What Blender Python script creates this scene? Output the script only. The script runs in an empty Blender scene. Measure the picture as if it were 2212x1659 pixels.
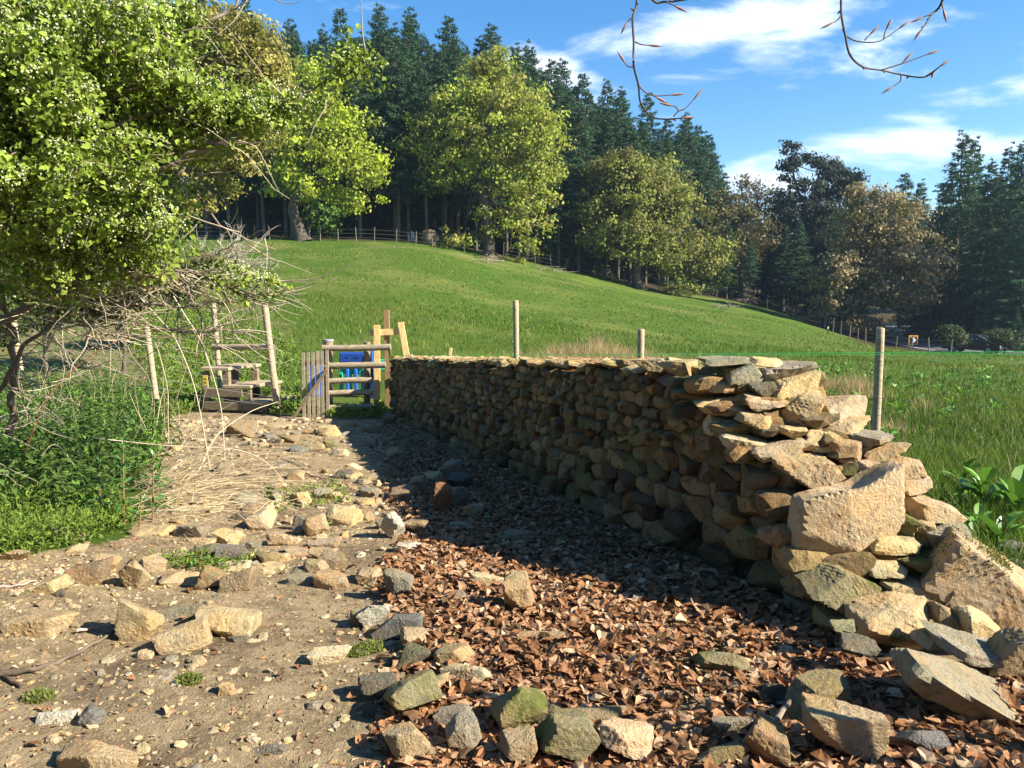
import bpy, math, random
import numpy as np
from mathutils import Vector, Matrix, Euler

R = math.radians
# ---------------------------------------------------------------- camera, sky, sun, exposure
FOC, CX, CY = 1640.0, 1106.0, 829.5          # photograph measured on a 2212 x 1659 grid
EYE, PITCH = 1.55, R(6.9)
cam_d = bpy.data.cameras.new('camera'); cam = bpy.data.objects.new('camera', cam_d)
bpy.context.collection.objects.link(cam)
cam_d.sensor_width = 36; cam_d.lens = 36 * FOC / 2212; cam_d.clip_start = .05; cam_d.clip_end = 3000
cam.location = (0, 0, EYE); cam.rotation_euler = (R(90) - PITCH, 0, 0)
bpy.context.scene.camera = cam

SUNV = Vector((1.45, -.50, 1.0)).normalized()
sun_d = bpy.data.lights.new('sun', 'SUN'); sun = bpy.data.objects.new('sun', sun_d)
bpy.context.collection.objects.link(sun)
sun_d.energy = 5.0; sun_d.angle = R(.55); sun_d.color = (1, .92, .76)
sun.rotation_euler = SUNV.to_track_quat('Z', 'Y').to_euler(); sun.location = SUNV * 50

sc = bpy.context.scene
sc.view_settings.view_transform = 'Standard'; sc.view_settings.look = 'None'
sc.view_settings.exposure = 1.42; sc.view_settings.gamma = 1
sc.cycles.max_bounces = 6; sc.cycles.diffuse_bounces = 3; sc.cycles.transmission_bounces = 4
sc.cycles.transparent_max_bounces = 4

w = bpy.data.worlds.new('World'); sc.world = w; w.use_nodes = True
nt = w.node_tree; N = nt.nodes; L = nt.links
for n in list(N): N.remove(n)
def nd(N, t, **k):
    n = N.new(t)
    for a, b in k.items(): setattr(n, a, b)
    return n
wout = nd(N, 'ShaderNodeOutputWorld'); bg = nd(N, 'ShaderNodeBackground'); L.new(bg.outputs[0], wout.inputs[0])
sky = nd(N, 'ShaderNodeTexSky'); sky.sky_type = 'NISHITA'; sky.sun_disc = False
sky.sun_elevation = math.asin(SUNV.z); sky.sun_rotation = math.atan2(SUNV.x, SUNV.y)
sky.air_density = 1.0; sky.dust_density = .2; sky.ozone_density = 3.0; sky.altitude = 200
bg.inputs[1].default_value = .084
tc = nd(N, 'ShaderNodeTexCoord'); sep = nd(N, 'ShaderNodeSeparateXYZ'); L.new(tc.outputs['Generated'], sep.inputs[0])
def M(op, a, b=None, c=None, NN=N, LL=L):
    n = NN.new('ShaderNodeMath'); n.operation = op
    for i, v in enumerate((a, b, c)):
        if v is None: continue
        if isinstance(v, (int, float)): n.inputs[i].default_value = v
        else: LL.new(v, n.inputs[i])
    return n.outputs[0]
yy = M('MAXIMUM', sep.outputs[1], .05)
cu = M('DIVIDE', sep.outputs[0], yy); cv = M('DIVIDE', sep.outputs[2], yy)
# the clouds stand in fixed directions of the sky: ellipses broken up by noise
comb = nd(N, 'ShaderNodeCombineXYZ'); L.new(cu, comb.inputs[0]); L.new(cv, comb.inputs[1])
mp = nd(N, 'ShaderNodeMapping'); mp.inputs['Scale'].default_value = (5, 16, 1); mp.inputs['Rotation'].default_value = (0, 0, R(-18))
L.new(comb.outputs[0], mp.inputs[0])
nz = nd(N, 'ShaderNodeTexNoise'); nz.inputs['Scale'].default_value = 1.0; nz.inputs['Detail'].default_value = 9; nz.inputs['Roughness'].default_value = .62
nz.inputs['Distortion'].default_value = .35
L.new(mp.outputs[0], nz.inputs['Vector'])
CL = [(1590, 48, 290, 46, 12, 1.0), (1530, 95, 120, 22, 22, .85), (1672, 128, 90, 40, 0, .95), (1450, 180, 190, 26, 9, .95),
      (1840, 142, 110, 24, 8, .8), (2010, 45, 130, 30, 15, .62), (2130, 215, 170, 38, 12, .85), (2070, 250, 90, 16, 8, .8),
      (1880, 338, 330, 44, 10, 1.0), (1190, 150, 100, 32, -14, 1.15), (1135, 110, 40, 24, -20, 1.0), (1690, 190, 70, 12, 5, .55),
      (1640, 385, 140, 24, 8, .9), (1720, 60, 120, 26, 16, .8), (2020, 150, 60, 12, 10, .6), (1900, 90, 60, 14, 14, .6), (2180, 315, 160, 40, 5, .9), (1480, 250, 60, 12, 5, .4), (1800, 15, 160, 20, 10, .8),
      (2500, 150, 300, 60, 5, .8), (2700, 420, 400, 60, 3, .9), (-300, 200, 300, 60, 4, .8), (400, -200, 500, 60, 8, .7), (2000, -300, 500, 70, 8, .8)]
acc = None
for X, Y, rx, ry, tilt, st in CL:
    a = (X - CX) / FOC; b = (CY - Y) / FOC
    fy = math.cos(PITCH) + b * math.sin(PITCH); fz = -math.sin(PITCH) + b * math.cos(PITCH)
    u0, v0 = a / fy, fz / fy
    ct, s_ = math.cos(R(tilt)), math.sin(R(tilt))
    du = M('SUBTRACT', cu, u0); dv = M('SUBTRACT', cv, v0)
    p = M('ADD', M('MULTIPLY', du, ct * FOC / rx), M('MULTIPLY', dv, s_ * FOC / rx))
    q = M('ADD', M('MULTIPLY', du, -s_ * FOC / ry), M('MULTIPLY', dv, ct * FOC / ry))
    rr = M('ADD', M('MULTIPLY', p, p), M('MULTIPLY', q, q))
    g = M('MULTIPLY', M('MAXIMUM', M('SUBTRACT', 1.0, M('MULTIPLY', rr, .40)), 0.0), st)
    acc = g if acc is None else M('MAXIMUM', acc, g)
acc = M('MULTIPLY', acc, M('GREATER_THAN', sep.outputs[1], .05))
cm = M('ADD', M('MULTIPLY', acc, .66), M('MULTIPLY', M('SUBTRACT', nz.outputs[0], .5), 2.5))
ramp = nd(N, 'ShaderNodeMapRange'); ramp.interpolation_type = 'SMOOTHSTEP'
ramp.inputs['From Min'].default_value = .20; ramp.inputs['From Max'].default_value = 1.05; ramp.inputs['To Max'].default_value = .9
L.new(cm, ramp.inputs['Value'])
hs = nd(N, 'ShaderNodeHueSaturation'); hs.inputs['Saturation'].default_value = 1.30; hs.inputs['Value'].default_value = 1.0
L.new(sky.outputs[0], hs.inputs['Color'])
mixc = nd(N, 'ShaderNodeMixRGB'); L.new(ramp.outputs[0], mixc.inputs[0]); L.new(hs.outputs[0], mixc.inputs[1])
mixc.inputs[2].default_value = (7.2, 7.6, 8.3, 1)
L.new(mixc.outputs[0], bg.inputs[0])

# ---------------------------------------------------------------- helpers
rs = np.random.RandomState(11)
def ray(X, Y):
    a = (X - CX) / FOC; b = (CY - Y) / FOC
    return a, math.cos(PITCH) + b * math.sin(PITCH), -math.sin(PITCH) + b * math.cos(PITCH)
def P(X, Y, z):
    a, f, h = ray(X, Y); return Vector((a / f * z, z, EYE + h / f * z))
def ele(Y, z): return P(CX, Y, z).z

def tag(o, label=None, cat=None, group=None, kind=None):
    if label: o['label'] = label
    if cat: o['category'] = cat
    if group: o['group'] = group
    if kind: o['kind'] = kind
    return o
def empty(name, loc, label=None, cat=None, group=None):
    o = bpy.data.objects.new(name, None); bpy.context.collection.objects.link(o)
    o.location = loc; o.empty_display_size = .1
    return tag(o, label, cat, group)
def mk(name, V, F, mat, parent=None, tint=None, smooth=False, origin=None):
    """V (n,3); F one (m,k) array or a list of them -> ONE mesh object; V in world coordinates"""
    V = np.asarray(V, float)
    if parent is not None: off = np.array(parent.location) + (np.array(parent.parent.location) if parent.parent else 0)
    elif origin is not None: off = np.array(origin)
    else: off = np.zeros(3)
    V = V - off
    if not isinstance(F, list): F = [F]
    F = [np.asarray(f, int) for f in F if len(f)]
    me = bpy.data.meshes.new(name)
    nl = sum(f.size for f in F); nf = sum(len(f) for f in F)
    me.vertices.add(len(V)); me.vertices.foreach_set('co', V.ravel())
    me.loops.add(nl); me.loops.foreach_set('vertex_index', np.concatenate([f.ravel() for f in F]))
    me.polygons.add(nf)
    sizes = np.concatenate([np.full(len(f), f.shape[1]) for f in F])
    me.polygons.foreach_set('loop_start', np.concatenate([[0], np.cumsum(sizes)[:-1]]))
    me.polygons.foreach_set('use_smooth', np.full(nf, smooth))
    if tint is not None:
        t = np.asarray(tint, float)
        if t.ndim == 1: t = np.tile(t, (len(V), 1))
        if t.shape[1] == 3: t = np.hstack([t, np.ones((len(t), 1))])
        at = me.attributes.new('tint', 'FLOAT_COLOR', 'POINT'); at.data.foreach_set('color', t.ravel())
    me.update(calc_edges=True); me.validate()
    me.materials.append(mat)
    o = bpy.data.objects.new(name, me); bpy.context.collection.objects.link(o)
    if parent is not None: o.parent = parent
    elif origin is not None: o.location = origin
    return o
class MB:
    def __init__(s): s.V = []; s.F = {}; s.T = []; s.n = 0
    def add(s, V, F, tint=(1, 1, 1)):
        V = np.asarray(V, float); F = np.asarray(F, int)
        s.V.append(V); s.F.setdefault(F.shape[1], []).append(F + s.n); s.n += len(V)
        t = np.asarray(tint, float)
        if t.ndim == 1: t = np.tile(t[:3], (len(V), 1))
        s.T.append(t)
    def build(s, name, mat, parent=None, smooth=False, origin=None):
        return mk(name, np.concatenate(s.V), [np.concatenate(f) for f in s.F.values()], mat, parent, np.concatenate(s.T), smooth, origin)
def lerp(a, b, t): return np.asarray(a) * (1 - t) + np.asarray(b) * t
def tube(pts, rad, n=6, cap=True):
    pts = np.asarray([tuple(p) for p in pts], float); m = len(pts)
    rad = np.broadcast_to(np.asarray(rad, float), (m,))
    t = np.gradient(pts, axis=0); t /= np.linalg.norm(t, axis=1)[:, None] + 1e-9
    ref = np.array([0, 0, 1.]) if abs(t[0][2]) < .9 else np.array([1., 0, 0])
    a = np.cross(t, ref); a /= np.linalg.norm(a, axis=1)[:, None] + 1e-9
    b = np.cross(t, a)
    an = np.arange(n) * 2 * math.pi / n
    V = pts[:, None] + rad[:, None, None] * (np.cos(an)[None, :, None] * a[:, None] + np.sin(an)[None, :, None] * b[:, None])
    V = V.reshape(-1, 3); F = []
    i = np.arange(m - 1)[:, None] * n; j = np.arange(n)[None]
    F = np.stack([i + j, i + (j + 1) % n, i + n + (j + 1) % n, i + n + j], -1).reshape(-1, 4)
    return V, F
def tube_to(mb, pts, rad, n=6, tint=(1, 1, 1), cap=True):
    V, F = tube(pts, rad, n); mb.add(V, F, tint)
    if cap:
        m = len(V) // n
        for ring, c in ((V[:n], pts[0]), (V[-n:], pts[-1])):
            W = np.vstack([ring, [tuple(c)]])
            mb.add(W, np.array([[k, (k + 1) % n, n] for k in range(n)]), tint)
def curve_pts(pts, n=12):
    """smooth polyline through points (Catmull-Rom)"""
    p = [np.array(tuple(q), float) for q in pts]; p = [2 * p[0] - p[1]] + p + [2 * p[-1] - p[-2]]
    out = []
    for i in range(1, len(p) - 2):
        for k in range(n):
            t = k / n
            out.append(.5 * ((2 * p[i]) + (-p[i-1] + p[i+1]) * t + (2*p[i-1] - 5*p[i] + 4*p[i+1] - p[i+2]) * t*t + (-p[i-1] + 3*p[i] - 3*p[i+1] + p[i+2]) * t**3))
    out.append(p[-2]); return np.array(out)
def box(c, s, rot=None, bev=.0):
    """bevelled box: c centre, s full sizes, rot 3x3"""
    sx, sy, sz = [q / 2 for q in s]; b = min(bev, sx * .5, sy * .5, sz * .5)
    if b <= 0:
        V = np.array([[x, y, z] for x in (-sx, sx) for y in (-sy, sy) for z in (-sz, sz)])
        F = np.array([[0,1,3,2],[4,6,7,5],[0,4,5,1],[2,3,7,6],[0,2,6,4],[1,5,7,3]])
        Fs = [F]
    else:
        V = []; idx = {}
        for x in (-1, 1):
            for y in (-1, 1):
                for z in (-1, 1):
                    for ax in range(3):
                        q = [x * (sx - b), y * (sy - b), z * (sz - b)]
                        q[ax] = (x * sx, y * sy, z * sz)[ax]
                        idx[(x, y, z, ax)] = len(V); V.append(q)
        V = np.array(V); Q = []; T = []
        for ax in range(3):
            o = [k for k in range(3) if k != ax]
            for s0 in (-1, 1):
                k = []
                for a_, b_ in ((-1, -1), (1, -1), (1, 1), (-1, 1)):
                    v = [0, 0, 0]; v[ax] = s0; v[o[0]] = a_; v[o[1]] = b_; k.append(idx[(*v, ax)])
                Q.append(k)
        for ax in range(3):
            o = [k for k in range(3) if k != ax]
            for a_ in (-1, 1):
                for b_ in (-1, 1):
                    v = [0, 0, 0]; v[o[0]] = a_; v[o[1]] = b_
                    v1 = list(v); v1[ax] = -1; v2 = list(v); v2[ax] = 1
                    Q.append([idx[(*v1, o[0])], idx[(*v2, o[0])], idx[(*v2, o[1])], idx[(*v1, o[1])]])
        for x in (-1, 1):
            for y in (-1, 1):
                for z in (-1, 1): T.append([idx[(x, y, z, k)] for k in range(3)])
        Fs = [np.array(Q), np.array(T)]
    if rot is not None: V = V @ np.asarray(rot).T
    return V + np.asarray(tuple(c)), Fs
def box_to(mb, c, s, rot=None, bev=0, tint=(1, 1, 1)):
    V, Fs = box(c, s, rot, bev)
    n0 = mb.n; mb.V.append(V); mb.n += len(V); mb.T.append(np.tile(np.asarray(tint, float)[:3], (len(V), 1)))
    for f in Fs: mb.F.setdefault(f.shape[1], []).append(f + n0)
def rotm(x=0, y=0, z=0): return np.array(Euler((x, y, z)).to_matrix())
def frame(d, up=(0, 0, 1)):
    """3x3 whose x axis is d, z axis near up"""
    d = np.asarray(tuple(d), float); d /= np.linalg.norm(d); y = np.cross(up, d); y /= np.linalg.norm(y); z = np.cross(d, y)
    return np.stack([d, y, z], 1)
def ico(level):
    import bmesh
    bm = bmesh.new(); bmesh.ops.create_icosphere(bm, subdivisions=level, radius=1)
    V = np.array([v.co[:] for v in bm.verts]); F = np.array([[v.index for v in f.verts] for f in bm.faces]); bm.free()
    return V / np.linalg.norm(V, axis=1)[:, None], F
ICO = {k: ico(k) for k in (1, 2, 3, 4, 5)}
def waves(V, scale, amp, rs, n=7, ridged=False):
    k = rs.normal(size=(n, 3)); k /= np.linalg.norm(k, axis=1)[:, None]; k *= (scale * rs.uniform(.6, 1.6, n))[:, None]
    s = np.sin(V @ k.T + rs.uniform(0, 6.28, n))
    if ridged: s = 1 - 2 * np.abs(s)
    return amp * s.mean(1) * 1.8
def poly_stone(nrm, dist, lv, rs, p=13, rough=1.0, size=None):
    """rounded convex block bounded by planes (nrm, dist) about the origin, roughened"""
    D, F = ICO[lv]
    nrm = nrm / np.linalg.norm(nrm, axis=1)[:, None]
    q = np.maximum(0, D @ nrm.T) / dist
    r = (q ** p).sum(1) ** (-1 / p)
    V = D * r[:, None]
    sz = size if size else np.median(r)
    h = waves(V, 5 / sz, .022 * sz, rs) + waves(V, 13 / sz, .026 * sz, rs, ridged=True)
    if lv >= 3: h += waves(V, 32 / sz, .013 * sz, rs, 7, True)
    if lv >= 4: h += waves(V, 80 / sz, .0025 * sz, rs, 14)
    V = V + D * (h * rough)[:, None]
    return V, F
def block(sx, sy, sz, lv, rs, p=13, nf=7, rough=1.0, jit=.16, cut=(.86, 1.12)):
    """free stone, full sizes sx sy sz, centred on the origin"""
    n = [(1,0,0),(-1,0,0),(0,1,0),(0,-1,0),(0,0,1),(0,0,-1)]
    n = np.array(n, float) + rs.normal(0, jit, (6, 3)); d = rs.uniform(.86, 1.0, 6)
    m = rs.normal(size=(nf, 3)); m /= np.linalg.norm(m, axis=1)[:, None]
    n = np.vstack([n / np.linalg.norm(n, axis=1)[:, None], m]); d = np.concatenate([d, rs.uniform(cut[0], cut[1], nf)])
    S = np.array([sx, sy, sz]) / 2
    n2 = n / S; ln = np.linalg.norm(n2, axis=1); n2 = n2 / ln[:, None]; d2 = d / ln
    V, F = poly_stone(n2, d2, lv, rs, p, rough, size=float((S.prod()) ** (1/3)))
    # rescale to the asked size
    ext = (V.max(0) - V.min(0)) / 2; V = (V - (V.max(0) + V.min(0)) / 2) * (S / ext)
    return V, F
def inside(poly, x, y):
    r = np.zeros(len(x), bool); j = len(poly) - 1
    for i in range(len(poly)):
        xi, yi = poly[i]; xj, yj = poly[j]
        c = ((yi > y) != (yj > y)) & (x < (xj - xi) * (y - yi) / (yj - yi + 1e-12) + xi)
        r ^= c; j = i
    return r

# ---------------------------------------------------------------- materials
def new_mat(name):
    m = bpy.data.materials.new(name); m.use_nodes = True
    b = m.node_tree.nodes['Principled BSDF']; return m, m.node_tree.nodes, m.node_tree.links, b
def noise(N, L, vec, scale, detail=4, rough=.55, dist=0):
    n = N.new('ShaderNodeTexNoise'); n.inputs['Scale'].default_value = scale; n.inputs['Detail'].default_value = detail
    n.inputs['Roughness'].default_value = rough; n.inputs['Distortion'].default_value = dist
    L.new(vec, n.inputs['Vector']); return n.outputs[0]
def rng_(N, L, v, a, b, c=0, d=1):
    n = N.new('ShaderNodeMapRange'); n.interpolation_type = 'SMOOTHSTEP'; L.new(v, n.inputs['Value'])
    for k, x in zip(('From Min', 'From Max', 'To Min', 'To Max'), (a, b, c, d)): n.inputs[k].default_value = x
    return n.outputs[0]
def mix(N, L, f, a, b, mode='MIX'):
    n = N.new('ShaderNodeMixRGB'); n.blend_type = mode
    for i, v in enumerate((f, a, b)):
        if isinstance(v, (int, float)): n.inputs[i].default_value = v
        elif isinstance(v, tuple): n.inputs[i].default_value = (*v, 1)
        else: L.new(v, n.inputs[i])
    return n.outputs[0]
def bump(N, L, b, h, dist, strength=.7):
    n = N.new('ShaderNodeBump'); n.inputs['Distance'].default_value = dist; n.inputs['Strength'].default_value = strength
    L.new(h, n.inputs['Height']); L.new(n.outputs[0], b.inputs['Normal'])
def stone_mat(name, moss=.35, lich=.5, dark=1.0):
    m, N, L, b = new_mat(name)
    g = N.new('ShaderNodeNewGeometry'); pos = g.outputs['Position']
    at = N.new('ShaderNodeAttribute'); at.attribute_name = 'tint'
    n1 = noise(N, L, pos, 6, 5, .6, .4); n2 = noise(N, L, pos, 17, 6, .62, .6); n3 = noise(N, L, pos, 70, 5, .65)
    n4 = noise(N, L, pos, 3.1, 4, .6, .8); n5 = noise(N, L, pos, 240, 3, .6)
    c = mix(N, L, rng_(N, L, n1, .42, .62), at.outputs['Color'], mix(N, L, 1.0, at.outputs['Color'], (1.1, .95, .80), 'MULTIPLY'))
    c = mix(N, L, rng_(N, L, n2, .52, .64, 0, .85 * lich), c, (.10, .092, .08))
    n6 = noise(N, L, pos, 11, 6, .7, 1.2); c = mix(N, L, rng_(N, L, n6, .60, .68, 0, .8 * lich), c, (.30, .29, .25))
    if dark < 1: c = mix(N, L, 1.0, c, (dark, dark * .90, dark * .74), 'MULTIPLY')  # darker, browner: shade of the wall face put into the colour, with grime
    c = mix(N, L, rng_(N, L, n3, .60, .70, 0, .55), c, (.56, .50, .40))
    c = mix(N, L, rng_(N, L, n3, .28, .40, .55, 0), c, (.07, .055, .04))
    sx = N.new('ShaderNodeSeparateXYZ'); L.new(g.outputs['Normal'], sx.inputs[0])
    up = rng_(N, L, sx.outputs[2], -.1, .6, .35, 1)
    mm = M('MULTIPLY', rng_(N, L, n4, .52, .64, 0, moss), up, NN=N, LL=L)
    c = mix(N, L, mm, c, (.13, .15, .035))
    c = mix(N, L, M('MULTIPLY', rng_(N, L, n5, .3, .75, 0, 1), .5, NN=N, LL=L), c, mix(N, L, 1.0, c, (.62, .62, .62), 'MULTIPLY'))
    L.new(c, b.inputs['Base Color']); b.inputs['Roughness'].default_value = .88; b.inputs['Specular IOR Level'].default_value = .10
    h = M('ADD', M('MULTIPLY', n2, .5, NN=N, LL=L), M('ADD', M('MULTIPLY', n3, .45, NN=N, LL=L), M('MULTIPLY', n5, .16, NN=N, LL=L), NN=N, LL=L), NN=N, LL=L)
    bump(N, L, b, h, .038, 1.0)
    return m
MS = stone_mat('sandstone', .3, .5); MSW = stone_mat('shade_toned_wall_sandstone', .6, .7, .74); MSM = stone_mat('mossy_sandstone', .95, .6)
def tint_mat(name, rough=.7, transl=0, nscale=None, namt=.3, spec=.3, bmp=0):
    m, N, L, b = new_mat(name)
    at = N.new('ShaderNodeAttribute'); at.attribute_name = 'tint'; c = at.outputs['Color']
    if nscale:
        g = N.new('ShaderNodeNewGeometry'); v = g.outputs['Position']
        if isinstance(nscale, tuple):
            mp = N.new('ShaderNodeMapping'); mp.inputs['Scale'].default_value = nscale; L.new(v, mp.inputs[0]); v = mp.outputs[0]; s = 1
        else: s = nscale
        n = noise(N, L, v, s, 5, .6)
        c = mix(N, L, rng_(N, L, n, .3, .7), mix(N, L, 1.0, c, (1 - namt,) * 3, 'MULTIPLY'), mix(N, L, 1.0, c, (1 + namt,) * 3, 'MULTIPLY'))
        if bmp: bump(N, L, b, n, bmp, .8)
    L.new(c, b.inputs['Base Color']); b.inputs['Roughness'].default_value = rough; b.inputs['Specular IOR Level'].default_value = spec
    if transl:
        t = N.new('ShaderNodeBsdfTranslucent'); L.new(c, t.inputs[0]); mx = N.new('ShaderNodeMixShader'); mx.inputs[0].default_value = transl
        o = N['Material Output']; L.new(b.outputs[0], mx.inputs[1]); L.new(t.outputs[0], mx.inputs[2]); L.new(mx.outputs[0], o.inputs[0])
    return m
MLEAF = tint_mat('foliage', .6, .38, spec=.2); MNEED = tint_mat('needles', .75, .15, spec=.1); MGRASS = tint_mat('grass_blades', .6, .35, spec=.12)
MDOCK = tint_mat('glossy_leaves', .38, .3, spec=.5); MDRY = tint_mat('dry_leaves', .85, .15, 60, .25, .05, .002); MBLOOM = tint_mat('blossom', .6, .2)
MBARK = tint_mat('bark', .9, 0, 9, .4, .2, .03); MTWIG = tint_mat('twig_bark', .65, 0, 120, .25, .3)
MWOOD = tint_mat('weathered_timber', .82, 0, (9, 9, 40), .28, .2, .004)
MSAWN = tint_mat('sawn_timber', .6, 0, (30, 30, 9), .2, .3, .002)
MPLAS = tint_mat('plastic', .35, 0, 3, .05, .5); MMETAL = tint_mat('wire', .5, 0); MMOSS = tint_mat('moss', .95, .1)
MPAINT = tint_mat('car_paint', .22, 0, spec=.6)
# ---------------------------------------------------------------- the ground
def g0(y): return -.068 * np.maximum(0, np.asarray(y, float) - 2)
def pe(py, z): return ele(py, z)
COLS = [  # picture column -> list of (distance, height) taken from the hill's outline
 (-900, [(30, 1.5), (60, 7), (75, 9.5), (100, 14), (150, 22), (400, 40)]),
 (300, [(22, -.2), (30, 1.0), (60, 5.2), (75, 7.4), (100, 12), (150, 20), (400, 38)]),
 (600, [(22, -.2), (30, .95), (45, 3.1), (64, pe(517, 64)), (75, 7.2), (90, 9.8), (150, 19), (400, 36)]),
 (900, [(22, -.5), (30, .55), (45, 2.7), (66, pe(525, 66)), (78, 7.2), (90, 9.4), (150, 18), (400, 34)]),
 (1000, [(25, -.35), (45, 2.2), (68, pe(540, 68)), (78, 6.4), (90, 8.4), (150, 17), (400, 32)]),
 (1100, [(28, -.25), (45, 1.6), (70, pe(565, 70)), (78, 5.2), (90, 7.5), (150, 15), (400, 30)]),
 (1200, [(28, -.4), (45, 1.1), (72, pe(582, 72)), (80, 4.6), (90, 6.2), (150, 13), (400, 27)]),
 (1300, [(28, -.5), (45, .6), (74, pe(604, 74)), (85, 3.6), (150, 10), (400, 23)]),
 (1400, [(28, -.6), (45, .1), (76, pe(634, 76)), (90, 2.6), (150, 8), (400, 20)]),
 (1600, [(28, -.8), (45, -.75), (82, pe(652, 82)), (95, .8), (150, 5), (400, 16)]),
 (1700, [(28, -.9), (45, -1.2), (80, pe(676, 80)), (95, -1.4), (150, 2), (400, 12)]),
 (1790, [(28, -1.0), (45, -1.5), (70, pe(712, 70)), (80, -2.7), (110, -2.2), (150, 0), (400, 10)]),
 (1880, [(28, -1.15), (45, -1.85), (58, pe(752, 58)), (66, -3.15), (95, -3.0), (150, -1), (400, 9)]),
 (1980, [(28, -1.25), (45, -2.0), (54, pe(766, 54)), (60, -3.3), (90, -3.2), (150, -1), (400, 9)]),
 (2212, [(28, -1.35), (45, pe(766, 45)), (54, -3.1), (60, -3.35), (80, -3.3), (150, -1), (400, 9)]),
 (2900, [(28, -1.35), (45, -2.2), (60, -3.4), (80, -3.4), (150, -1), (400, 9)])]
ZG = np.concatenate([np.arange(0, 100, 1.0), np.arange(100, 401, 5.0)])
UG = np.linspace(-1.25, 1.15, 161)
cu_ = np.array([(c - CX) / FOC for c, _ in COLS]); tab = []
for c, pr in COLS:
    zz = [0, 2, 8, 15] + [p[0] for p in pr]; ee = [0, 0, float(g0(8)), float(g0(15))] + [p[1] for p in pr]
    tab.append(np.interp(ZG, zz, ee))
tab = np.array(tab)
TAB = np.array([np.interp(UG, cu_, tab[:, k]) for k in range(len(ZG))])          # (z,u)
def smooth(A, ax, n):
    for _ in range(n):
        B = A.copy(); sl = [slice(None)] * 2; a = [slice(None)] * 2; b = [slice(None)] * 2
        sl[ax] = slice(1, -1); a[ax] = slice(0, -2); b[ax] = slice(2, None)
        B[tuple(sl)] = .5 * A[tuple(sl)] + .25 * (A[tuple(a)] + A[tuple(b)]); A = B
    return A
TAB = smooth(smooth(TAB, 0, 5), 1, 12)
def W2(x, y, seed, scale, n=9):
    r = np.random.RandomState(seed); k = r.normal(size=(n, 2)); k /= np.linalg.norm(k, axis=1)[:, None]; k *= (scale * r.uniform(.5, 1.7, n))[:, None]
    return np.sin(np.asarray(x)[..., None] * k[:, 0] + np.asarray(y)[..., None] * k[:, 1] + r.uniform(0, 6.28, n)).mean(-1) * 1.7
RC = curve_pts([(80, 40, 0), (58, 46, 0), (44, 52, 0), (38.5, 57.5, 0), (37.5, 64, 0), (39, 72, 0), (42.5, 82, 0), (48.5, 97, 0), (58, 115, 0)], 14)[:, :2]   # centre of the road
RZ = -3.25
def TH(x, y):
    x = np.asarray(x, float); y = np.asarray(y, float)
    u = np.clip(x / np.maximum(y, 5), UG[0], UG[-1]); z = np.clip(y, 0, 399.9)
    fu = (u - UG[0]) / (UG[1] - UG[0]); iu = np.clip(fu.astype(int), 0, len(UG) - 2); fu = fu - iu
    iz = np.clip(np.searchsorted(ZG, z, side='right') - 1, 0, len(ZG) - 2); fz = (z - ZG[iz]) / (ZG[iz + 1] - ZG[iz])
    e = (TAB[iz, iu] * (1 - fu) + TAB[iz, iu + 1] * fu) * (1 - fz) + (TAB[iz + 1, iu] * (1 - fu) + TAB[iz + 1, iu + 1] * fu) * fz
    near = np.clip((16 - y) / 4, 0, 1)
    e = e + near * (.022 * W2(x, y, 1, 2.2) + .010 * W2(x, y, 2, 8))
    e = e + np.clip((y - 18) / 10, 0, 1) * (.10 * W2(x, y, 3, .5) + .05 * W2(x, y, 4, 1.6))
    far = (y > 38) & (x > 25)
    if far.any():
        d = np.full(x.shape, 99.); q = np.stack([x[far], y[far]], 1); d[far] = np.sqrt(((q[:, None] - RC[None, ::2]) ** 2).sum(-1).min(1)); k = np.clip((7 - d) / 2.8, 0, 1); k = k * k * (3 - 2 * k)
        e = e * (1 - k) + RZ * k
    # earth banked up on the left under the bushes
    e = e + .10 * np.clip((-1.9 - x) / 1.2, 0, 1) * np.clip((14 - y) / 3, 0, 1)
    return e
def T1(x, y): return float(TH(np.array([x]), np.array([y]))[0])
ZS = np.concatenate([np.arange(1.2, 20, .05), np.arange(20, 140, .25)])
def hit(X, Y, off=0.0):
    a, f, h = ray(X, Y); x = a / f * ZS; e = EYE + h / f * ZS; d = e - TH(x, ZS) - off
    i = np.argmax(d < 0)
    if d[i] >= 0: i = len(ZS) - 1
    j = max(i - 1, 0); t = d[j] / (d[j] - d[i] + 1e-9) if i else 0
    z = ZS[j] + t * (ZS[i] - ZS[j]); return P(X, Y, z)
def gp(X, Y):
    p = hit(X, Y); return (p.x, p.y)
PATH = [gp(335, 900), gp(480, 884), gp(640, 895), gp(830, 893), (1.9, 3.2), (4, 1.9), (6, 0), (6, -4), (-6, -4), (-6, 2.6), gp(0, 1215), gp(150, 1195), gp(300, 1160), gp(330, 1080), gp(345, 980)]
WD = np.array([-.339, .941]); WN = np.array([.941, .339]); WB = np.array([1.66, 3.35])   # wall line: direction, inward normal, foot of the near corner

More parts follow.
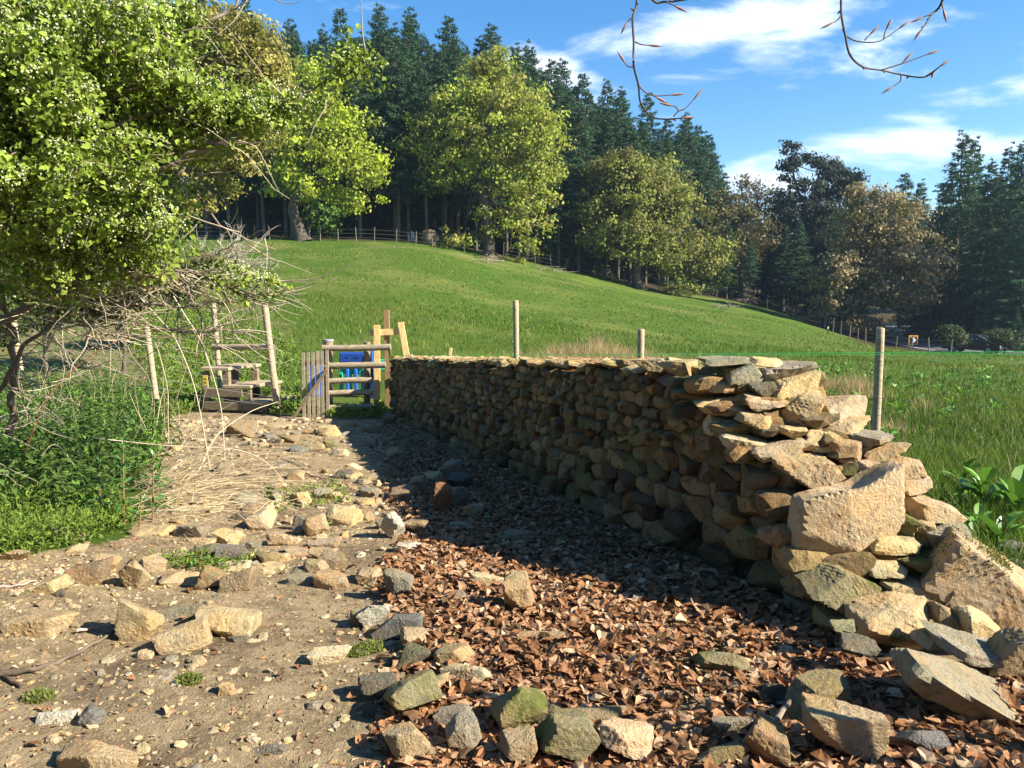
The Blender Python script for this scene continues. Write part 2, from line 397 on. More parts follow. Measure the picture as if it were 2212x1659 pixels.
def blurmask(poly, x, y, wob=.25, seed=5):
    xx = x + wob * W2(x, y, seed, 3); yy_ = y + wob * W2(x, y, seed + 1, 3); m = np.zeros(len(x))
    for dx, dy in ((0, 0), (.12, 0), (-.12, 0), (0, .15), (0, -.15)): m += inside(poly, xx + dx, yy_ + dy)
    return m / 5
xs = np.concatenate([-np.geomspace(6.5, 520, 60)[::-1], np.arange(-6.4, 6.5, .065), np.geomspace(6.55, 520, 60)])
ys = np.concatenate([-np.geomspace(1.0, 60, 14)[::-1], np.arange(-.9, 1.5, .2), np.arange(1.5, 13, .065), np.geomspace(13.1, 520, 190)])
GX, GY = np.meshgrid(xs, ys); gx, gy = GX.ravel(), GY.ravel()
gz = TH(gx, gy); nx_, ny_ = len(xs), len(ys)
ii = (np.arange(ny_ - 1)[:, None] * nx_ + np.arange(nx_ - 1)[None]).ravel()
GF = np.stack([ii, ii + 1, ii + nx_ + 1, ii + nx_], 1)
FE = [(-900, 500), (300, 515), (600, 516), (900, 522), (1000, 538), (1100, 563), (1200, 580), (1300, 602), (1400, 632), (1600, 650), (1640, 640), (1700, 664), (1750, 700), (1880, 752), (1975, 765), (2212, 765)]
EDGEZ = {-900: 64, 300: 64, 600: 64, 900: 66, 1000: 68, 1100: 70, 1200: 72, 1300: 74, 1400: 76, 1600: 82, 1640: 84, 1700: 80, 1750: 74, 1880: 58, 1975: 53, 2212: 46}
eu = np.array([(k - CX) / FOC for k in EDGEZ]); ez = np.array(list(EDGEZ.values()), float)
uu = gx / np.maximum(gy, 5)
zed = np.interp(uu, eu, ez)
zone = np.zeros((len(gx), 3))
zone[:, 0] = blurmask(PATH, gx, gy)
wallstrip = [tuple(WB + WD * s + WN * o) for s, o in ((-.4, -.3), (-.4, 1.1), (12.3, .85), (12.3, -.3))]
zone[:, 0] = np.maximum(zone[:, 0], blurmask(wallstrip, gx, gy, .1))
SCRUB = [gp(120, 860), gp(330, 850), gp(470, 800), gp(640, 745), gp(560, 640), gp(430, 600), (-22, 24), (-14, 12)]
zone[:, 1] = blurmask(SCRUB, gx, gy, .6, 8)
TRK = np.array([tuple(hit(X, Y))[:2] for X, Y in ((780, 535), (900, 536), (1000, 552), (1080, 575), (1200, 606), (1330, 636), (1450, 668), (1560, 700))])
TRK = np.concatenate([TRK[i] + (TRK[i + 1] - TRK[i]) * np.linspace(0, 1, 12)[:, None] for i in range(len(TRK) - 1)])
fm = (gy > 30) & (gy < 90) & (abs(gx) < 40); dt = np.full(len(gx), 99.); dt[fm] = np.sqrt(((np.stack([gx[fm], gy[fm]], 1)[:, None] - TRK[None]) ** 2).sum(-1).min(1))
zone[:, 1] = np.maximum(zone[:, 1], np.clip(1 - dt / (1.3 + .8 * W2(gx, gy, 12, .9)), 0, .55) * np.clip(.6 + W2(gx, gy, 13, .7), 0, 1))
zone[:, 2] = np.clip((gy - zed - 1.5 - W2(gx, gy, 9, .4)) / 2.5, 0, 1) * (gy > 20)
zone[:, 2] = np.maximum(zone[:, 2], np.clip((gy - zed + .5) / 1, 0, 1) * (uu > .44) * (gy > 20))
mg, N, L, b = new_mat('earth_and_turf')
at = N.new('ShaderNodeAttribute'); at.attribute_name = 'tint'; sp = N.new('ShaderNodeSeparateColor'); L.new(at.outputs['Color'], sp.inputs[0])
g_ = N.new('ShaderNodeNewGeometry'); pos = g_.outputs['Position']
def Mx(*a): return M(*a, NN=N, LL=L)
f1 = noise(N, L, pos, 1.1, 5, .6); f2 = noise(N, L, pos, 5, 6, .65, .4); f3 = noise(N, L, pos, 28, 5, .7); f4 = noise(N, L, pos, 120, 4, .7); f5 = noise(N, L, pos, .16, 4, .6)
soil = mix(N, L, rng_(N, L, f2, .38, .62), (.46, .345, .205), (.29, .215, .125))
f7 = noise(N, L, pos, 11, 6, .75, .8); soil = mix(N, L, rng_(N, L, f7, .53, .66, 0, .5), soil, (.12, .085, .05))
soil = mix(N, L, rng_(N, L, f1, .50, .68), soil, (.14, .10, .065))
soil = mix(N, L, rng_(N, L, f3, .55, .68, 0, .7), soil, (.60, .48, .28))
soil = mix(N, L, rng_(N, L, f3, .30, .42, .65, 0), soil, (.09, .06, .035))
soil = mix(N, L, rng_(N, L, f4, .58, .72, 0, .55), soil, (.64, .50, .30))
soil = mix(N, L, rng_(N, L, f4, .28, .42, .5, 0), soil, (.10, .07, .04))
grass = mix(N, L, rng_(N, L, f1, .35, .65), (.056, .108, .010), (.078, .130, .014))
grass = mix(N, L, rng_(N, L, f2, .48, .72, 0, .45), grass, (.17, .22, .05))
grass = mix(N, L, rng_(N, L, f3, .35, .62, .40, 0), grass, (.045, .10, .012))
grass = mix(N, L, rng_(N, L, f5, .46, .66, 0, .6), grass, (.17, .185, .045)); f6 = noise(N, L, pos, .45, 5, .65, .5); grass = mix(N, L, rng_(N, L, f6, .55, .70, 0, .5), grass, (.06, .125, .02))
scrub = mix(N, L, rng_(N, L, f2, .42, .60), (.10, .16, .03), (.27, .19, .11))
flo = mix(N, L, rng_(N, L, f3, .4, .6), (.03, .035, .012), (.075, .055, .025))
c = mix(N, L, sp.outputs[1], grass, scrub)
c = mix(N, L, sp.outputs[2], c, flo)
dm = rng_(N, L, Mx('ADD', sp.outputs[0], Mx('MULTIPLY', Mx('SUBTRACT', f3, .5), .8)), .35, .65)
c = mix(N, L, dm, c, soil)
L.new(c, b.inputs['Base Color']); b.inputs['Roughness'].default_value = .95; b.inputs['Specular IOR Level'].default_value = .12
bump(N, L, b, Mx('ADD', Mx('MULTIPLY', f3, .6), Mx('MULTIPLY', f4, .34)), .075, 1.0)
ground = mk('ground', np.stack([gx, gy, gz], 1), GF, mg, tint=zone, smooth=True); tag(ground, kind='structure')

# ---------------------------------------------------------------- the dry stone wall
BAT = .09
def wpt(s, t, o=0.0):
    """s along the wall from its near foot, t height above its foot, o depth into the wall"""
    q = WB + WD * s + WN * (o + BAT * t); y = q[1]
    return np.array([q[0], q[1], float(g0(y)) + t - .02])
def rake(y): return .957 * (y - 3.45)
def wtop(s, o=.25):
    q = WB + WD * s + WN * o; y = q[1]; hh = np.interp(y, [4.7, 15], [1.25, 1.13]); return min(hh, rake(y) - float(g0(y)))
WLEN = 12.1
wall = empty('dry_stone_wall', tuple(wpt(0, 0, .3)), 'long part-built dry stone wall of sandstone, raked down at its near end', 'wall')
SC = {'t': (.45, .345, .205), 'y': (.55, .43, .235), 'g': (.31, .275, .205), 'd': (.155, .135, .10), 'b': (.32, .24, .145), 'p': (.60, .49, .32),
      'r': (.32, .17, .09), 'w': (.56, .51, .42), 'k': (.47, .36, .24), 'm': (.25, .22, .12), 's': (.21, .20, .18)}
def jit_tint(c, rs, n, a=.12):
    k = np.array(SC[c] if isinstance(c, str) else c) * rs.uniform(1 - a, 1 + a) * (1 + rs.normal(0, .015, 3)); return np.tile(np.clip(k, .02, .8), (n, 1))
parts = []; rest = MB()
def face_sites(rs, length, hmax):
    S = []; t = 0; rows = [.21, .18, .15, .14, .12, .11, .11, .10, .10, .09, .09, .08, .08]; rows = [.20, .17, .145, .125, .11, .10, .095, .09, .085, .08, .075, .075, .07, .07, .07]; k = hmax / sum(rows[:13])
    for i, r0 in enumerate(rows[:14]):
        r0 *= k; s = -.3 + rs.uniform(0, .2)
        while s < length:
            wd = r0 * rs.choice([1.0, 1.4, 1.9, 2.4, 3.1], p=[.17, .24, .26, .2, .13]) + .02
            if rs.rand() < .16 and r0 > .08 and wd > .2:
                S.append((s + wd / 2, t + r0 * .26)); S.append((s + wd / 2 + rs.normal(0, .02), t + r0 * .76))
            else: S.append((s + wd / 2, t + r0 / 2 + rs.normal(0, r0 * .10) + .025 * math.sin(s * 1.7 + i)))
            s += wd
        t += r0
    return np.array(S)
def face(side, seed, lodz):
    r = np.random.RandomState(seed); S = face_sites(r, WLEN + .1, 1.25); ax = 1.75
    Ms = np.array([1 / ax ** 2, 1.0]); PR = r.uniform(0, .0026, len(S))
    for i, (s, t) in enumerate(S):
        if s < -.15 or s > WLEN: continue
        y = (WB + WD * s)[1]; top = wtop(s, .05 if side > 0 else .5)
        if t > top - .03 or top < .06: continue
        d = S - S[i]; dd = (d ** 2 * Ms).sum(1); nb = np.argsort(dd)[1:12]
        n2 = d[nb] * Ms; ln = np.linalg.norm(n2, axis=1); n2 = n2 / ln[:, None]; dist = (n2 * d[nb]).sum(1) / 2; dist = np.maximum(dist + (PR[i] - PR[nb]) / (2 * ln * 1.0), dist * .35)
        prot = r.uniform(.04, .085) + (.03 if r.rand() < .14 else 0)
        n3 = np.hstack([n2, r.normal(.08, .16, (len(nb), 1))]); n3 /= np.linalg.norm(n3, axis=1)[:, None]; dist = dist * 1.07 - .002
        fr = np.array([[r.normal(0, .20), r.normal(.10, .22), 1], [r.normal(0, .6), r.normal(0, .6), .8], [r.normal(0, .7), r.normal(0, .7), .8], [0, 0, -1], [.3 * r.normal(), -.8, .8], [.3 * r.normal(), .9, .7]])
        fd = np.array([prot, prot * 1.15, prot * 1.2, .15, prot * 1.25 + .01, prot * 1.3 + .012])
        nn = np.vstack([n3, fr]); dd_ = np.maximum(np.concatenate([dist, fd]), .018)
        near = y < lodz; lv = 4 if (near and y < 5.2 and side > 0) else 3 if near else 2
        V, F = poly_stone(nn, dd_, lv, r, 40, 1.0)
        ang = r.normal(0, .05); ca, sa = math.cos(ang), math.sin(ang)
        V = np.stack([V[:, 0] * ca - V[:, 1] * sa, V[:, 0] * sa + V[:, 1] * ca, V[:, 2]], 1)
        if side > 0: org = wpt(s, t, .07); zax = -WN
        else:
            org = wpt(s, t, 0); q = WB + WD * s + WN * (.74 - .20 * t - .07); org = np.array([q[0], q[1], float(g0(q[1])) + t - .02]); zax = WN
        G = org + V[:, :1] * np.array([WD[0], WD[1], -.068 * WD[1]]) + V[:, 1:2] * np.array([0, 0, 1.]) + V[:, 2:3] * np.array([zax[0], zax[1], 0])
        c = r.choice(list('tybgdmrk'), p=[.22, .10, .22, .14, .12, .13, .03, .04]); T = jit_tint(c, r, len(V), .22)
        if side > 0: parts.append((y - t * .3, G, F, T))
        else: rest.add(G, F, T)
face(1, 21, 8.2); face(-1, 22, 0)
# cap: flat stones bedded across the top
r = np.random.RandomState(5); s = 1.25
while s < WLEN:
    wd = r.uniform(.13, .27); o = .0
    while o < .52:
        dp = r.uniform(.12, .27); sc_ = s + wd / 2 + r.uniform(-.04, .04)
        q = WB + WD * sc_ + WN * (o + dp / 2 + .11); th_ = r.uniform(.04, .085)
        tp = wtop(sc_, o + dp / 2); base = float(g0(q[1])) + tp
        if rake(q[1]) > base - .08:
            lv = 4 if q[1] < 6 else 3 if q[1] < 9 else 2
            V, F = block(wd * 1.12, dp * 1.12, th_, lv, r, 40, 4, 1.0, .2, (.75, 1))
            V = V @ (rotm(r.normal(0, .16), r.normal(0, .14), 0) @ rotm(0, 0, math.atan2(WD[1], WD[0]) + r.normal(0, .4))).T
            rest.add(V + np.array([q[0], q[1], base + r.uniform(-.015, .02)]), F, np.clip(jit_tint(r.choice(list('tygkp'), p=[.32, .2, .13, .1, .25]), r, len(V), .12) * 1.4, 0, .8))  # tint raised for a brighter top, offsetting the shade in the wall colour
        o += dp * .93
    s += wd * .96
# ragged far end
for k in range(46):
    o = r.uniform(.05, .6); t = r.uniform(.05, 1.1); q = WB + WD * (WLEN + r.uniform(-.05, .12)) + WN * (o + .08)
    V, F = block(r.uniform(.15, .3), r.uniform(.15, .28), r.uniform(.07, .13), 2, r); V = V @ rotm(0, 0, r.uniform(0, 3)).T
    rest.add(V + np.array([q[0], q[1], float(g0(q[1])) + t]), F, jit_tint(r.choice(list('tybgd')), r, len(V)))
# hearting filling the inside
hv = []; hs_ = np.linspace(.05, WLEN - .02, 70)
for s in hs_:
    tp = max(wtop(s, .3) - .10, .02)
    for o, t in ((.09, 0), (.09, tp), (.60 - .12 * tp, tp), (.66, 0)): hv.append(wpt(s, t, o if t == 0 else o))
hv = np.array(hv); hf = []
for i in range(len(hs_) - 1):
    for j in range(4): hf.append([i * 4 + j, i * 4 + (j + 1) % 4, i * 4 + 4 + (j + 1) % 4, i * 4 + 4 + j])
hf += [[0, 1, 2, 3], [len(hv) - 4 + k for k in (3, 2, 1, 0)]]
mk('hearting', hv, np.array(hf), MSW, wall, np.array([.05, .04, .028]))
# smaller stones bedded under the big ones of the raked end
r = np.random.RandomState(77)
for y in np.arange(3.5, 4.75, .125):
    for o in np.arange(-.02, 1.0, .17):
        sy = (y - WB[1] - WN[1] * o) / WD[1]
        if sy < -.28: continue
        xx = WB[0] + WD[0] * sy + WN[0] * o
        lim = .93 - .38 * (y - 3.5)
        if o > lim: continue
        e = rake(y) - .13 + r.uniform(-.03, .02)
        V, F = block(r.uniform(.2, .34), r.uniform(.2, .3), r.uniform(.09, .16), 3, r); V = V @ (rotm(r.normal(0, .1), r.normal(0, .12), r.uniform(-.5, .5))).T
        rest.add(V + np.array([xx + .05, y + .08, max(e, float(g0(y)) - .02)]), F, jit_tint(r.choice(list('tybgk')), r, len(V)))
        if o > lim - .2:                      # the field-side edge of the rake
            for e2 in np.arange(float(g0(y)), e - .05, .12):
                V, F = block(r.uniform(.2, .32), r.uniform(.2, .3), r.uniform(.1, .15), 3, r); V = V @ rotm(r.normal(0, .1), 0, r.uniform(-.5, .5)).T
                rest.add(V + np.array([xx + .06 + r.uniform(0, .04), y + .1, e2]), F, jit_tint(r.choice(list('tybgk')), r, len(V)))
# the big stones of the raked end: X, Y, width, height on the photograph's grid, tilt, colour, depth/width, mossy
RK = [(1697,803,122,42,6,'g',.9),(1712,832,118,50,12,'y',.9),(1604,812,74,46,20,'g',1.1),(1547,832,68,36,-6,'t',1.1),(1641,838,56,34,5,'d',1),
 (1465,793,84,38,-3,'t',1.0),(1565,779,112,22,4,'g',.9),(1650,784,90,22,-4,'y',1),(1400,786,60,30,3,'t',1),(1472,825,94,36,-3,'d',.8),(1499,853,108,32,-2,'m',.7),(1562,876,116,42,6,'y',.8),(1484,885,100,36,2,'d',.6),
 (1652,868,96,34,-4,'k',.9),(1725,884,118,62,30,'t',.9),(1810,880,128,52,8,'k',1.0),(1566,919,94,42,-8,'p',.9),(1630,909,72,34,-3,'t',.9),(1829,916,106,36,4,'t',.9),
 (1712,932,64,30,-4,'y',.9),(1660,932,36,24,0,'d',1),(1778,950,78,50,-12,'y',1),(1875,945,96,38,-8,'g',1),(1611,951,112,40,-5,'p',.9),(1679,969,120,42,8,'k',.7),
 (1735,958,60,26,0,'t',.8),(1823,970,90,54,-6,'b',.9),(1908,973,100,38,8,'t',.9),(1742,1016,182,90,-10,'k',.75),(1871,1009,70,36,0,'k',1),(1951,1009,102,50,-6,'t',.8),(1976,1046,86,42,4,'k',.9),
 (1828,1120,258,205,10,'k',.46),(2012,1098,116,56,-10,'t',.9),(1926,1125,88,58,-4,'m',.9),(1985,1127,52,60,-25,'t',1),(2043,1153,100,64,8,'g',1),(1932,1172,132,54,-4,'y',.8),
 (1812,1258,176,104,-24,'m',.85),(1905,1222,112,52,-4,'p',.9),(1984,1220,82,44,-6,'m',.8),(1968,1268,144,56,-6,'t',.8),(1929,1341,180,112,-6,'t',.8),
 (2040,1335,70,62,-35,'b',1),(2047,1290,46,70,-30,'b',1),(2113,1348,96,64,-28,'y',.8),(2130,1268,300,170,-32,'k',.62),(2096,1400,186,56,-12,'g',.7),(2195,1412,120,120,-20,'b',.8),
 (1850,1392,90,46,-10,'d',.8),(1822,1357,56,26,-5,'m',1),(2010,1378,70,40,-5,'t',1),(2085,1490,430,125,-27,'g',.55)]
rr_ = np.random.RandomState(404); big = []
for (X, Y, w_, h_, tl, c, dr) in RK:
    a, f, h = ray(X, Y); tn = -h / f; u = a / f
    z = 4.85 / (.957 + tn); zf = (WB[0] + WB[1] * .361) / (u + .361) + .02
    if z < zf: z = zf
    z = min(z, (EYE + .0) / max(tn, .05) * .97)
    if Y > 1380 or (X > 2090 and Y > 1330): z = min(z, hit(X, Y, .06).y)
    m_ = z / FOC; sx = w_ * m_ * 1.06; D = sx * dr; th_ = math.atan(tn)
    T = max((h_ * m_ - D * math.sin(th_) * .7) / math.cos(th_), .34 * h_ * m_ + .02) * 1.2
    lv = 5 if w_ > 150 else 4 if w_ > 44 else 3
    V, F = block(sx, D, T, lv, rr_, 48, 5 if w_ < 290 else 1, 1.0 if w_ < 250 else .45, .2 if w_ < 290 else .09, (.72, .98) if w_ < 290 else (.9, 1))
    V = V @ (rotm(0, R(-tl), 0) @ rotm(R(6), 0, rr_.normal(0, .10))).T
    p = np.array(P(X, Y, z)); dv = np.array([a, f, h]) / np.linalg.norm([a, f, h]); p = p + dv * D * (.30 if w_ != 258 else .05)
    V = V + p
    if w_ == 258:                            # the hollowed saddle in the huge block
        q = (V - p); g2 = np.exp(-((q[:, 0] - .02) ** 2 + (q[:, 1] + .02) ** 2) / .018); V[:, 2] -= .07 * g2 * (q[:, 2] > 0)
        V[:, 0] += .05 * np.clip(-q[:, 2] / .15, 0, 1) * np.clip(q[:, 0] / .2, 0, 1) * -1.5
    big.append((V, F, np.clip(jit_tint(c, rr_, len(V), .08) * [1.2, 1.2, 1.16], 0, .75), c))
# floor of the raked end's big stones and the nearest facing stones are parts of their own, the rest is one part
parts.sort(key=lambda q: q[0])
for V, F, T, c in big: mk('stone', V, F, MSM if c == 'm' else MS, wall, T)
k0 = 100 - len(big)
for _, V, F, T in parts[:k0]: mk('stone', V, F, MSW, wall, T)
for _, V, F, T in parts[k0:]: rest.add(V, F, T)
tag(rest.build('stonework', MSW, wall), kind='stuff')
# moss on the big slab
def moss_tuft(mb, V0, n, rs, size=.012, col=(.16, .17, .04)):
    c = V0[rs.randint(0, len(V0), n)] + rs.normal(0, .006, (n, 3)); u = rs.normal(size=(n, 3)); u /= np.linalg.norm(u, axis=1)[:, None]
    v = np.cross(u, rs.normal(size=(n, 3))); v /= np.linalg.norm(v, axis=1)[:, None]; s = size * rs.uniform(.5, 1.4, (n, 1))
    Q = np.stack([c, c + (u + v) * s * .3, c + u * s * 1.3 + np.array([0, 0, .006]), c + (u - v) * s * .3], 1).reshape(-1, 3)
    t = np.repeat(np.array(col) * rs.uniform(.6, 1.5, (n, 1)), 4, 0); mb.add(Q, np.arange(n * 4).reshape(-1, 4), t)
mossb = MB()
V = big[46][0]; sel = V[(V[:, 2] > np.percentile(V[:, 2], 80))]; moss_tuft(mossb, sel, 1500, rr_)
V = big[42][0]; q = V[(V[:, 1] < np.median(V[:, 1])) & (V[:, 2] < np.percentile(V[:, 2], 45)) & (V[:, 2] > np.percentile(V[:, 2], 25))]; moss_tuft(mossb, q[:len(q) // 3], 250, rr_)
mossb.build('moss', MMOSS, wall)

